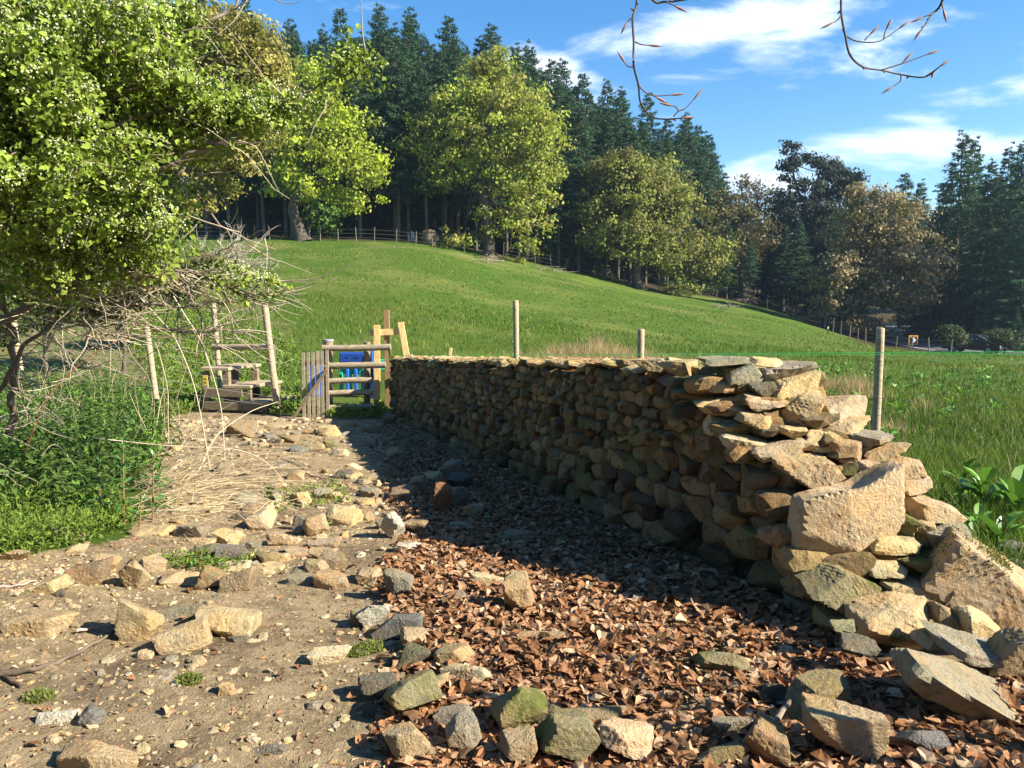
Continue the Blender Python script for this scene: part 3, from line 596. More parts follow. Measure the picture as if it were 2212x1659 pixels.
# ---------------------------------------------------------------- loose stones: X, Y, width, height, tilt, colour, label
LS = [
(182,1237,100,58,10,'b','brown angular block, left one of two side by side at the edge of the weeds'),
(226,1213,66,36,0,'t','low tan stone behind the paired angular blocks by the weeds'),
(281,1242,88,68,20,'t','tan wedge with a dark left side, right one of the paired blocks by the weeds'),
(330,1218,50,36,-10,'t','pale rounded stone tucked behind the right end of the wedge block'),
(104,1266,84,40,18,'y','long orange-brown stone sloping down to the left below the paired blocks'),
(126,1280,38,20,0,'d','small dark grey stone under the sloping orange-brown one'),
(388,1248,80,42,-6,'t','tan angular stone between the wedge block and the rounded brown block'),
(455,1250,56,52,-20,'b','dark-sided stone leaning on the left of the rounded brown block'),
(514,1254,82,62,8,'b','rounded brown block with a dark stain, lowest of the left heap'),
(555,1236,26,44,0,'g','narrow grey stone standing at the right side of the rounded brown block'),
(505,1222,72,24,4,'p','flat pale stone lying behind the rounded brown block'),
(590,1222,58,26,2,'y','yellowish stone low in the gap below the mossy lump'),
(640,1193,64,28,-4,'t','flat-topped stone, third down in the right-hand row of slabs'),
(645,1230,52,20,0,'g','thin grey stone with green weeds along its front'),
(686,1222,62,32,-8,'t','tan slab with a dark shaded right side in the middle of the path'),
(720,1212,62,34,-10,'b','brown tilted slab propped with a black shadow beneath it'),
(650,1252,56,30,3,'g','flat grey stone with a small pit, below the tan slab'),
(718,1256,78,42,-8,'t','big tan stone with a sloping top at the lower end of the slab row'),
(700,1174,66,26,6,'k','pinkish flat stone on bare dirt at the right of the slab row'),
(605,1165,56,32,-12,'k','rough pink and white stone above the slab row'),
(500,1196,68,46,8,'s','grey stone spotted with white lichen'),
(538,1184,46,38,-6,'g','rounded grey-brown stone behind the lichen-spotted one'),
(490,1160,60,34,-8,'y','yellow stone with a sharp front corner above the lichen-spotted one'),
(433,1168,60,20,2,'y','thin yellow stone lying left of the sharp-cornered one'),
(440,1186,64,22,3,'d','dark low stone under the thin yellow one'),
(404,1147,72,36,2,'g','smooth dark grey stone beside the dry stems'),
(331,1147,74,28,4,'y','tan loaf-shaped stone nearest the lance-leaved plants'),
(562,1122,54,52,10,'p','pale yellow upright lump of stone'),
(520,1117,42,24,0,'d','dark square stone just left of the pale yellow lump'),
(540,1099,34,20,-10,'b','small brown stone touching the top of the pale yellow lump'),
(649,1130,34,34,-14,'s','small bluish grey stone left of the leaning tan one'),
(682,1138,52,46,22,'t','leaning tan stone with a green plant at its right foot'),
(742,1117,80,42,-10,'y','large yellow stone with a low blunt end in the sunny middle of the path'),
(578,1206,46,36,10,'m','moss-covered lump of stone among the slabs'),
(295,1340,92,94,-8,'t','tall tan block, leftmost of the foreground cluster'),
(398,1322,112,40,4,'g','flat grey slab at the back of the foreground cluster'),
(487,1347,130,70,-2,'y','broad yellow-topped slab, right side of the foreground cluster'),
(391,1378,112,74,2,'t','squared block with a dark stain, front of the foreground cluster'),
(85,1348,138,62,2,'t','wide tan block with a dark hollow at the left edge'),
(313,1412,46,26,4,'p','small pale stone under the tall tan block'),
(364,1421,34,20,0,'g','small greenish chip in front of the stained block'),
(423,1424,48,28,14,'y','small yellow wedge below the stained block'),
(230,1426,32,18,0,'p','little pale stone above the long stick'),
(104,1444,54,26,4,'t','tan stone lying half under the long stick'),
(507,1377,66,22,8,'d','thin dark slab wedged under the broad yellow-topped one'),
(546,1383,32,12,0,'p','small flat chip right of the thin dark slab'),
(354,1449,54,18,2,'g','grey flake lying in the open dirt'),
(364,1468,38,16,-6,'t','thin tan flake beside the moss patch'),
(487,1487,36,30,-8,'t','small cube-like stone alone on the path'),
(712,1415,88,44,4,'p','pale loaf-shaped stone alone in the middle of the bare dirt'),
(120,1545,84,40,-4,'w','whitish slab lying near the lower left corner'),
(195,1546,50,50,-30,'s','grey slab leaning beside the whitish one'),
(206,1640,214,76,2,'t','very broad flat tan boulder at the bottom edge of the path'),
(576,1618,88,26,14,'s','dark slate sliver pointing up to the right'),
(306,1616,36,26,10,'y','small yellow lump near the broad flat boulder'),
(157,1306,36,16,0,'p','small pale flat stone left of the tall tan block'),
(109,1594,40,26,-4,'p','pale lump among leaves at the lower left'),
(528,1614,34,20,16,'y','small yellow lump left of the slate sliver'),
(146,1155,76,30,-18,'g','grey slab leaning down in the light green weeds'),
(165,1183,42,24,0,'t','crumbly clod of stone in front of the leaning grey slab'),
(36,1198,66,32,0,'t','tan clod of stone at the left edge under the weeds'),
(806,1336,72,56,2,'w','cream-white block with a crack, in front of the leaves'),
(770,1335,30,38,0,'g','narrow grey stone attached to the left of the cream-white block'),
(857,1276,68,54,-12,'g','grey stone with a patch of yellow lichen'),
(797,1247,62,42,4,'t','rough squarish stone on the edge of the dirt and the leaves'),
(1125,1296,78,76,-8,'t','brown-grey block standing up at the tip of the shadow'),
(1055,1266,78,38,-14,'p','pale stone strewn with leaves left of the standing block'),
(983,1300,48,24,2,'g','low grey stone deep in leaves'),
(864,1366,108,54,8,'s','blue-grey stone with crumbly pale spots'),
(899,1391,68,44,-4,'t','tan stone sitting between the blue-grey and the dark one'),
(891,1429,70,50,-6,'d','dark stone with leaves lying on it'),
(976,1433,96,56,14,'t','sloping stone with a green-stained right end'),
(1008,1467,112,40,4,'p','pale flat-topped slab in the leaves'),
(820,1494,92,48,-4,'d','dark greenish stone at the left end of the lower row'),
(890,1522,120,92,14,'m','large grey-green stone with a pointed front'),
(944,1486,48,38,-6,'t','tan stone behind the large grey-green one'),
(884,1616,104,72,10,'t','tan angular stone at the bottom edge, left of the leafy gap'),
(985,1560,92,42,4,'g','grey slab lying behind the round grey stone'),
(1000,1596,78,74,6,'g','round grey stone with pale lichen'),
(1120,1552,124,96,42,'m','long mossy stone standing on end and slanting up to the right'),
(1187,1562,60,56,30,'d','dark stone propped at the right of the slanting mossy one'),
(1262,1562,204,46,2,'b','long flat brown slab across the bottom'),
(1232,1612,150,110,-16,'m','big mossy peaked stone below the long flat slab'),
(1355,1622,124,80,-8,'p','pale blotched stone right of the mossy peaked one'),
(1120,1632,86,66,2,'t','tan stone at the bottom edge left of the mossy peaked one'),
(1168,1386,104,26,4,'t','flat tan slab nearly buried in leaves'),
(1555,1442,124,42,-2,'m','flat-topped mossy stone in the leaves below the wall'),
(1775,1520,186,82,-6,'m','wide hump of mossy stone behind the smooth tan boulder'),
(1815,1594,170,124,-12,'t','smooth rounded tan boulder at the lower right'),
(1667,1625,116,84,-24,'b','pointed brown stone at the bottom edge'),
(1592,1585,104,50,6,'g','grey-tan stone showing through leaves left of the pointed one'),
(1997,1616,104,58,-18,'s','dark slate slab in leaves at the lower right'),
(1560,1642,134,40,6,'m','long greenish stone along the bottom edge'),
(1675,1505,64,42,0,'d','dark stone beside the stick, left of the mossy hump'),
(523,928,68,38,-12,'b','brown triangular stone nearest the wooden step stile'),
(600,919,60,13,-3,'t','long thin slab lying at the foot of the picket panel'),
(709,932,44,24,2,'y','yellow block with a dark base at the edge of the wall shadow, uppermost'),
(669,932,30,14,0,'t','small tan stone left of the uppermost yellow block'),
(626,948,38,20,-6,'b','brown stone below the long thin slab'),
(580,942,36,14,-8,'s','slate piece with a sharp left tip'),
(678,965,40,16,4,'t','flat stone pointing right into the shadow'),
(712,960,32,22,-14,'m','small mossy lump on the shadow edge'),
(640,971,40,16,-8,'s','dark slate flake in the upper path'),
(734,978,32,18,4,'p','small pale peaked stone at the shadow edge'),
(764,1009,34,20,-6,'p','pale cube with a dark base on the shadow edge'),
(744,1025,40,20,0,'d','dark brick-shaped stone on the shadow edge'),
(798,1030,48,18,6,'t','flat tan stone just inside the wall shadow'),
(638,1028,36,22,4,'t','tan block with moss on its right side'),
(600,1051,40,20,6,'p','pale low stone in the upper path'),
(695,1065,38,22,0,'g','squared grey-green stone like a brick'),
(698,1050,58,13,-3,'t','thin flat stone lying behind the brick-like one'),
(651,1077,46,32,2,'y','rounded yellow stone at the tip of the arching pale cane'),
(529,1078,56,28,-3,'g','oval grey stone beside the dry stems'),
(795,1065,46,22,4,'g','grey slab at the shadow edge above the yellow slab'),
(792,1084,52,18,-3,'y','long yellow slab at the shadow edge'),
(846,1142,48,50,40,'w','pale arrowhead-shaped stone half in shadow'),
(826,1134,30,20,0,'g','small grey stone left of the arrowhead-shaped one'),
(895,1140,58,30,-4,'b','brown stone with a sunlit corner right of the arrowhead-shaped one'),
(480,1011,42,28,2,'g','grey stone half hidden by dry stems'),
(518,1025,32,14,0,'d','dark low stone right of the grey one in the dry stems'),
(958,1080,40,56,0,'r','red-brown stone standing on end in the wall shadow'),
(992,1077,42,42,-10,'g','grey stone leaning against the standing red-brown one'),
(1025,1107,46,30,8,'t','smooth pale oval stone in the wall shadow'),
(991,1139,52,22,2,'g','flat oval stone on the shaded leaves'),
(1110,1162,98,26,2,'b','wide flat slab in the shaded leaves'),
(865,1070,62,30,12,'b','sloping brown slab in the shade left of the standing stones'),
(903,1049,36,32,0,'b','square brown stone beside the sloping slab in the shade'),
(932,1034,44,26,14,'t','tan stone uphill of the square brown one in the shade'),
(976,1018,54,40,32,'g','tall slanting stone leaning towards the wall foot'),
(992,1044,54,34,-8,'d','dark peaked stone below the slanting one in the shade'),
(848,978,30,20,20,'t','small tan stone alone in the upper shade'),
(841,907,32,20,-4,'b','squarish stone at the far foot of the wall'),
(954,1168,60,18,4,'g','thin grey slab in shaded leaves'),
(880,1187,56,18,-2,'w','pale-edged flat stone at the bend of the shadow line'),
(750,917,32,14,0,'t','small flat stone in shade below the log rails'),
(801,928,42,18,8,'b','low brown stone in shade near the far wall foot'),
(2185,1206,66,52,-10,'s','grey stone behind the raked end at the right edge'),
(2200,1236,60,36,-6,'w','pale striped stone at the right edge behind the wall'),
]
rl = np.random.RandomState(909)
for (X, Y, w_, h_, tl, c, lab) in LS:
    p0 = hit(X, Y + h_ * .3); z = p0.y; a, f, h = ray(X, Y); th_ = math.atan(-h / f)
    m_ = z / FOC; sx = w_ * m_ * 1.04; H_ = h_ * m_
    D = min(sx * rl.uniform(.65, .95), H_ * .62 / math.sin(th_)); lift = (.035 if z < 5 else .02) if (X > 800 and Y > 1040) else 0; T = max((H_ - D * math.sin(th_) * .72) / math.cos(th_), .30 * H_) * 1.22; sx *= 1.05
    lv = 5 if w_ > 160 else 4 if w_ > 62 else 3
    V, F = block(sx, D, T + .02, lv, rl, rl.choice([34, 50, 60]), 5, 1.1, .20, (.78, 1.0))
    V = V @ (rotm(0, R(-tl), 0) @ rotm(rl.normal(0, .07), 0, rl.normal(0, .22))).T
    pc = hit(X, Y, (T * .5) * .8)
    gzc = T1(pc.x, pc.y); base = (pc.x, pc.y + D * .12, gzc)
    V = V + np.array([pc.x, pc.y + D * .12, gzc + T * .5 - .022 + lift])
    o = mk('loose_stone', V, F, MSM if c == 'm' else MS, None, jit_tint(c, rl, len(V), .07), False, origin=base)
    tag(o, lab, 'stone', 'loose stones lying about the path')

# smaller flat slabs trodden into the path, nothing tells them apart
SP = [gp(360, 905), gp(730, 903), gp(835, 1060), gp(850, 1260), gp(560, 1290), gp(300, 1280), gp(290, 1165), gp(345, 1080), gp(380, 1000)]
rz = np.random.RandomState(515); q = np.array(SP); lo, hi = q.min(0), q.max(0); ns = 0; got = []
while ns < 120:
    x, y = rz.uniform(lo, hi)
    if not inside(SP, np.array([x]), np.array([y]))[0] or any((x - a) ** 2 + (y - b_) ** 2 < .022 for a, b_ in got): continue
    if rz.rand() > np.clip(.55 + .8 * W2(np.array([x]), np.array([y]), 46, 1.6)[0], .12, 1): continue
    got.append((x, y)); ns += 1; sx = rz.uniform(.07, .22); V, F = block(sx, sx * rz.uniform(.5, .9), rz.uniform(.03, .07) + .02, 3, rz, 45, 4, 1.1, .2, (.68, .98))
    V = V @ (rotm(rz.normal(0, .10), rz.normal(0, .10), rz.uniform(0, 6.28))).T; g = T1(x, y)
    o = mk('loose_stone', V + [x, y, g + .012], F, MS, None, jit_tint(rz.choice(list('typgbk'), p=[.3, .2, .2, .12, .1, .08]), rz, len(V), .15), False, origin=(x, y, g))
    tag(o, 'small flat stone trodden into the dirt of the upper path', 'stone', 'small flat stones trodden into the path')
# ---------------------------------------------------------------- ground cover near the camera
def unit(v): return v / (np.linalg.norm(v, axis=-1, keepdims=True) + 1e-9)
def sample(poly, n, rs):
    q = np.array(poly); lo, hi = q.min(0), q.max(0); out = np.zeros((0, 2))
    while len(out) < n:
        p = rs.uniform(lo, hi, (n * 2, 2)); out = np.vstack([out, p[inside(poly, p[:, 0], p[:, 1])]])
    return out[:n]
def vis(x, y, margin=.06):
    """rows that the photograph (or a step beside it) could see"""
    u = x / np.maximum(y, .1); return (np.abs(u) < .70 + margin) & (y > 2.0)
def in_wall(x, y, pad=0.0):
    s = (x - WB[0]) * WD[0] + (y - WB[1]) * WD[1]; o = (x - WB[0]) * WN[0] + (y - WB[1]) * WN[1]
    near = np.clip(s / .5, -.3, 1)
    return (s > -.35) & (s < WLEN + .1) & (o > -.04 - pad) & (o < .80 + pad)
# gravel and stone chips trodden into the dirt
rg = np.random.RandomState(31); gb = MB()
GP = [gp(345, 905), gp(830, 905), gp(880, 1000), gp(1300, 1300), (1.5, 2.2), (-2.4, 2.1), (-3.2, 3.4), gp(0, 1215), gp(310, 1150)]
pts = sample(GP, 34000, rg)
keep = rg.rand(len(pts)) < np.clip(4.2 / pts[:, 1], .12, 1) ** 1.2; pts = pts[keep]
cl = W2(pts[:, 0], pts[:, 1], 44, 2.5); pts = pts[rg.rand(len(pts)) < .45 + .5 * np.clip(cl * 1.5, -.6, 1)]
pz = TH(pts[:, 0], pts[:, 1])
for (x, y), z in zip(pts, pz):
    sz = float(np.clip(rg.lognormal(-4.65, .55), .004, .05))
    D, F = ICO[1]; V = D * np.array([sz, sz * rg.uniform(.5, .9), sz * rg.uniform(.22, .5)]) * (1 + rg.normal(0, .16, (len(D), 1)))
    V = V @ rotm(rg.normal(0, .2), rg.normal(0, .2), rg.uniform(0, 6.28)).T
    gb.add(V + [x, y, z + sz * .1], F, jit_tint(rg.choice(list('ptygbw'), p=[.27, .3, .17, .1, .1, .06]), rg, len(V), .2))
pts = sample(GP, 1500, rg); pts = pts[rg.rand(len(pts)) < np.clip(.5 + .8 * W2(pts[:, 0], pts[:, 1], 45, 1.4), .1, 1)]; pz = TH(pts[:, 0], pts[:, 1])
for (x, y), z in zip(pts, pz):
    sz = rg.uniform(.02, .06) * (1 + (y > 6) * .4); V, F = block(sz, sz * rg.uniform(.5, .9), sz * rg.uniform(.2, .5), 2, rg, 30, 4, 1, .25, (.7, 1)); V = V @ rotm(rg.normal(0, .15), rg.normal(0, .15), rg.uniform(0, 6.28)).T
    gb.add(V + [x, y, z + sz * .08], F, jit_tint(rg.choice(list('ptygbw'), p=[.27, .3, .17, .1, .1, .06]), rg, len(V), .2))
tag(gb.build('gravel', MS), kind='stuff')

def leaf_batch(mb, c, ax, nr, ln, wd, tint, curl=.25, seg=3, droop=0.0, torn=0):
    """curled leaves: c base point, ax direction, nr upper side, ln length, wd width; strips of seg quads folded on the midrib"""
    n = len(c); sd = unit(np.cross(ax, nr)); nr = unit(np.cross(sd, ax))
    ts = np.linspace(0, 1, seg + 1); prof = np.sin(np.pi * np.clip(ts * .93 + .04, 0, 1)) ** .8
    rows = []
    for t, p in zip(ts, prof):
        mid = c + ax * (ln * t)[:, None] + nr * (ln * (curl * 1.2) * (t - t * t))[:, None] - np.array([0, 0, 1.]) * (droop * ln * t * t)[:, None] if np.ndim(droop) or droop else c + ax * (ln * t)[:, None] + nr * (ln * curl * 1.2 * (t - t * t))[:, None]
        e = (wd * p / 2)[:, None]; up = nr * (wd * p * .22)[:, None]
        rows.append(np.stack([mid - sd * e + up, mid, mid + sd * e + up], 1))
    V = np.stack(rows, 1).reshape(n, -1, 3)             # n,(seg+1)*3
    if torn: V = V + torn * np.asarray(ln).reshape(-1, 1, 1) * rf.normal(size=V.shape)
    q = []
    for k in range(seg):
        for j in range(2): q.append([k * 3 + j, k * 3 + j + 1, k * 3 + j + 4, k * 3 + j + 3])
    q = np.array(q); Fa = (np.arange(n)[:, None, None] * V.shape[1] + q[None]).reshape(-1, 4)
    mb.add(V.reshape(-1, 3), Fa, np.repeat(tint, V.shape[1], 0))
def rand_dirs(n, rs, up=.0):
    v = rs.normal(size=(n, 3)); v[:, 2] += up; return unit(v)
# fallen beech leaves between the path and the wall
LP = [gp(835, 905), gp(800, 960), gp(885, 1100), gp(870, 1180), gp(845, 1300), gp(905, 1420), gp(840, 1540), gp(900, 1658), (-.35, 1.9), (2.6, 1.9), (3.1, 3.0), (2.75, 3.3), gp(2000, 1400), gp(1880, 1405), gp(1500, 1220), gp(1000, 980)]
rf = np.random.RandomState(8); lb = MB()
pl = sample(LP, 62000, rf); pl[:, 0] += .22 * W2(pl[:, 0], pl[:, 1], 16, 4) * (rf.rand(len(pl)) < .8); pl += rf.normal(0, .07, pl.shape); pl = pl[~in_wall(pl[:, 0], pl[:, 1], -.04)]
cl = W2(pl[:, 0], pl[:, 1], 14, 2.0); dens = np.clip(1.2 - (pl[:, 1] - 3.2) * .17, .14, 1) * np.clip(.9 + cl * .7, .15, 1)
pl = pl[rf.rand(len(pl)) < dens]
ex = sample(GP, 700, rf); pl = np.vstack([pl, ex])
n = len(pl); lz = TH(pl[:, 0], pl[:, 1])
heap = np.clip(.5 + W2(pl[:, 0], pl[:, 1], 15, 3.2), 0, 1.3) * np.clip(1.2 - (pl[:, 1] - 3) * .3, .15, 1); heap[-700:] = .12
hz = rf.uniform(0, 1, n) ** 1.2 * .05 * heap
flat = rf.rand(n) < .5
nr = rf.normal(size=(n, 3)) * np.where(flat, .16, .40)[:, None] + [0, 0, 1.]; nr[-700:] = rf.normal(0, .2, (700, 3)) + [0, 0, 1.]; nr = unit(nr); ax = unit(np.cross(nr, rf.normal(size=(n, 3))))
base = np.array([[.30, .155, .078], [.39, .235, .135], [.23, .11, .052], [.47, .34, .22], [.12, .07, .038]])
tc_ = base[rf.choice(5, n, p=[.32, .26, .2, .10, .12])] * rf.uniform(.75, 1.25, (n, 1))
lnn = rf.uniform(.022, .078, n); lnn = lnn * np.where(pl[:, 1] < 4.6, 1.08, .95); lnn[-700:] *= rf.uniform(.3, 1, 700)
leaf_batch(lb, np.stack([pl[:, 0], pl[:, 1], lz + .006 + hz], 1), ax, nr, lnn, lnn * rf.uniform(.5, .75, n), tc_, .3, 3, torn=.055)
q = sample(GP, 15000, rf); m = len(q); zq = TH(q[:, 0], q[:, 1]); k = rf.rand(m) < np.clip(4 / q[:, 1], .2, 1); q, zq = q[k], zq[k]; m = len(q)
nr = unit(rf.normal(0, .35, (m, 3)) + [0, 0, 1.]); ax = unit(np.cross(nr, rf.normal(size=(m, 3)))); ln = rf.uniform(.008, .030, m)      # crumbled leaf and straw bits on the dirt
leaf_batch(lb, np.stack([q[:, 0], q[:, 1], zq + .004], 1), ax, nr, ln, ln * rf.choice([.12, .3, .6], m), np.array([[.50, .33, .18], [.60, .48, .28], [.22, .14, .08], [.36, .18, .09]])[rf.choice(4, m)] * rf.uniform(.7, 1.2, (m, 1)), .2, 2)
tag(lb.build('leaf_litter', MDRY), kind='stuff')

# grass of the field behind the wall
def blades(mb, x, y, h, wd, col, rs, lean=.35, seg=1):
    n = len(x); z = TH(x, y); a = rs.uniform(0, 6.28, n); sd = np.stack([np.cos(a), np.sin(a), np.zeros(n)], 1)
    ln = rs.normal(0, lean, (n, 2)); tip = np.stack([x + ln[:, 0] * h, y + ln[:, 1] * h, z + h], 1)
    b0 = np.stack([x, y, z - .01], 1); mid = b0 * .45 + tip * .55 + [0, 0, .0]; mid[:, 2] += h * .10; mid[:, :2] -= ln * h[:, None] * .12
    w_ = wd[:, None]
    V = np.stack([b0 - sd * w_ / 2, b0 + sd * w_ / 2, mid + sd * w_ * .4, mid - sd * w_ * .4, tip], 1).reshape(-1, 3)
    k = np.arange(n)[:, None] * 5
    mb.add(V, k + [[0, 1, 2, 3]], np.repeat(col, 5, 0)); mb.F.setdefault(3, []).append(k + [[3, 2, 4]] + mb.n - len(V))
rgs = np.random.RandomState(17); gr = MB()
FP = [(2.7, 3.4), (4.2, 3.4), (14, 16), (24, 30), (-6, 30), (-6, 20), (-1.9, 15)]
def field_pts(n, y0, y1, u0, u1, rs):
    y = rs.uniform(y0 ** 1, y1, n * 2); p = (y / y1); y = y[rs.rand(len(y)) < p][:n]; u = rs.uniform(u0, u1, len(y)); return u * y, y
for (n, y0, y1, u0, u1, h0, h1, w_) in ((30000, 3.4, 9, .30, .8, .09, .30, .008), (42000, 8, 18, -.12, .78, .09, .26, .013), (42000, 16, 34, -.45, .76, .08, .17, .022), (30000, 30, 62, -.50, .72, .04, .11, .05)):
    x, y = field_pts(n, y0, y1, u0, u1, rgs)
    o = (x - WB[0]) * WN[0] + (y - WB[1]) * WN[1]; s = (x - WB[0]) * WD[0] + (y - WB[1]) * WD[1]
    k = ((o > .95) | (s > WLEN + 3.5)) & (x / y > -.62 + .0 * y) & (y < np.interp(x / y, eu, ez) - .5)
    x, y = x[k], y[k]; cl = W2(x, y, 66, .9); k = rgs.rand(len(x)) < .72 + .4 * cl; x, y = x[k], y[k]; m = len(x)
    cl = W2(x, y, 67, .6)[:, None]
    col = np.array([.105, .175, .022]) * rgs.uniform(.55, 1.3, (m, 1)) * (1 + .15 * cl) + np.array([.05, .02, .01]) * np.clip(W2(x, y, 68, .35), 0, 1)[:, None]
    dry = rgs.rand(m) < .06; col[dry] = np.array([.38, .30, .15]) * rgs.uniform(.7, 1.2, (dry.sum(), 1))
    h = rgs.uniform(h0, h1, m) * (1 + .3 * cl[:, 0])
    blades(gr, x, y, h, np.full(m, w_), col, rgs)
tag(gr.build('grass', MGRASS), kind='stuff')
# tawny rush tussocks where the field flattens
ru = MB(); rr2 = np.random.RandomState(4)
for (X, Y, n, dz) in [(1165, 758, 3, 20), (1200, 756, 4, 22), (1240, 752, 7, 23), (1275, 753, 6, 23), (1310, 752, 7, 23), (1350, 754, 6, 22), (1395, 755, 6, 22), (1440, 758, 4, 21), (1130, 760, 3, 20), (1690, 772, 4, 20), (1740, 768, 6, 20), (1790, 772, 5, 19), (1840, 773, 4, 18), (1880, 774, 3, 18),
                       (1480, 765, 3, 21), (1560, 768, 3, 21), (1620, 770, 3, 21), (1695, 830, 2, 12), (1935, 870, 2, 10), (1990, 800, 2, 15)]:
    for _ in range(n):
        p = P(X + rr2.normal(0, 22), Y, dz + rr2.normal(0, 1.2)); m = 130 if dz > 15 else 60
        x = p.x + rr2.normal(0, .20 if dz > 15 else .08, m); y = p.y + rr2.normal(0, .2 if dz > 15 else .08, m)
        col = np.array([.46, .33, .17]) * rr2.uniform(.6, 1.25, (m, 1)); col[:m // 6] = [.2, .24, .06]
        blades(ru, x, y, rr2.uniform(.25, .75, m) * (1 if X < 1500 else .6 if dz > 15 else .45), np.full(m, .011), col, rr2, .30)
tag(ru.build('rushes', MGRASS), kind='stuff')

# broad-leaved docks in the field: rosettes of big glossy leaves
def dock(mb, x, y, size, n, rs, up=.7):
    z = T1(x, y); az = rs.uniform(0, 6.28, n); el = rs.uniform(.25, 1.25, n) * up
    ax = np.stack([np.cos(az) * np.cos(el), np.sin(az) * np.cos(el), np.sin(el)], 1); nr = np.stack([-np.cos(az) * np.sin(el), -np.sin(az) * np.sin(el), np.cos(el)], 1) + rs.normal(0, .25, (n, 3))
    ln = size * rs.uniform(.6, 1.15, n); col = np.array([.12, .25, .03]) * rs.uniform(.7, 1.5, (n, 1))
    c = np.array([x, y, z]) + ax * (ln * .15)[:, None] + np.stack([np.zeros(n), np.zeros(n), rs.uniform(0, size * .8, n)], 1)
    leaf_batch(mb, c, ax, unit(nr), ln, ln * rs.uniform(.30, .42, n), col, .12, 4, .25)
rd = np.random.RandomState(23)
proto = []
for k in range(3):
    mb = MB(); z0 = T1(30., 3.)
    dock(mb, 30., 3., .17, 8 + 2 * k, rd, .9); o = mb.build('dock_plant', MDOCK, None, False, (30., 3., z0)); proto.append(o)
placed = 0; dx, dy = field_pts(1500, 5.5, 26, .05, .76, rd); order = np.argsort(dy)
oo = (dx - WB[0]) * WN[0] + (dy - WB[1]) * WN[1]
cand = [i for i in order if oo[i] > 1.5 and (dx[i] / dy[i] > .18 or dy[i] > 14) and W2(dx[i:i+1], dy[i:i+1], 71, .8)[0] > -.25]
sel = [cand[int(k)] for k in np.linspace(0, len(cand) - 1, 210)]
for i, j in enumerate(sel):
    o = proto[i % 3]
    if i >= 3: o = o.copy(); bpy.context.collection.objects.link(o)
    x, y = float(dx[j]), float(dy[j]); o.location = (x, y, T1(x, y)); o.rotation_euler = (0, 0, rd.uniform(0, 6.28)); s_ = rd.uniform(.65, 1.35); o.scale = (s_, s_, s_)
    tag(o, 'small rosette of broad glossy dock leaves growing in the field grass', 'weed', 'small docks scattered over the field')
big_docks = [(2120, 1085, .30, 22, 'big leafy dock with upright leaves just behind the raked end of the wall'), (2190, 1110, .34, 24, 'largest dock clump, cut by the right edge of the frame'),
             (2075, 1040, .26, 16, 'dock clump touching the field side of the wall above the mossy slab'), (2160, 1175, .26, 18, 'low dock clump in front of the largest one beside the grey stones'), (2110, 1145, .22, 14, 'dock clump beside the mossy slab')]
for X, Y, s_, n, lab in big_docks:
    p = hit(X, Y + 40); mb = MB(); dock(mb, p.x, p.y, s_, n, rd, 1.0)
    tube_to(mb, [(p.x, p.y, p.z), (p.x + .02, p.y, p.z + s_ * 1.1)], [.008, .005], 5, (.25, .10, .06)); tag(mb.build('dock_plant', MDOCK, None, False, (p.x, p.y, p.z)), lab, 'weed', 'big docks behind the wall end')

# nettles and weeds on the left
rn = np.random.RandomState(51); nb_ = MB()
NP = [gp(-260, 1180), gp(0, 1150), gp(150, 1140), gp(265, 1120), gp(290, 1070), gp(325, 1010), gp(370, 960), gp(345, 920), gp(330, 870), gp(200, 840), gp(-260, 840)]
pn = sample(NP, 1900, rn); pn += rn.normal(0, .12, pn.shape); pn = pn[rn.rand(len(pn)) < np.clip(9 / pn[:, 1], .2, 1)]
for x, y in pn:
    z = T1(x, y); H_ = rn.uniform(.30, .62) * (1.15 if x < -4 else .9); k = int(H_ / .05); col0 = np.array([.078, .135, .030]) * rn.uniform(.7, 1.5)
    if rn.rand() < .2: col0 = np.array([.12, .24, .03])
    lean = rn.normal(0, .12, 2); zz = np.repeat(np.linspace(.15, 1, k), 2); az = np.repeat(np.arange(k) * 1.57, 2) + np.tile([0, np.pi], k) + rn.uniform(0, 1.5)
    c = np.stack([x + lean[0] * zz * H_, y + lean[1] * zz * H_, z + zz * H_], 1); el = rn.uniform(-.35, .35, 2 * k)
    ax = np.stack([np.cos(az) * np.cos(el), np.sin(az) * np.cos(el), np.sin(el)], 1); nr = np.tile([0, 0, 1.], (2 * k, 1)) + rn.normal(0, .35, (2 * k, 3))
    ln = rn.uniform(.06, .12, 2 * k) * (1.15 - .45 * zz); leaf_batch(nb_, c, ax, unit(nr), ln, ln * .5, col0 * rn.uniform(.7, 1.4, (2 * k, 1)), .1, 2, .35)
    tube_to(nb_, [(x, y, z), (x + lean[0] * H_, y + lean[1] * H_, z + H_)], [.004, .002], 3, (.12, .16, .05), False)
tag(nb_.build('nettles', MLEAF), kind='stuff')
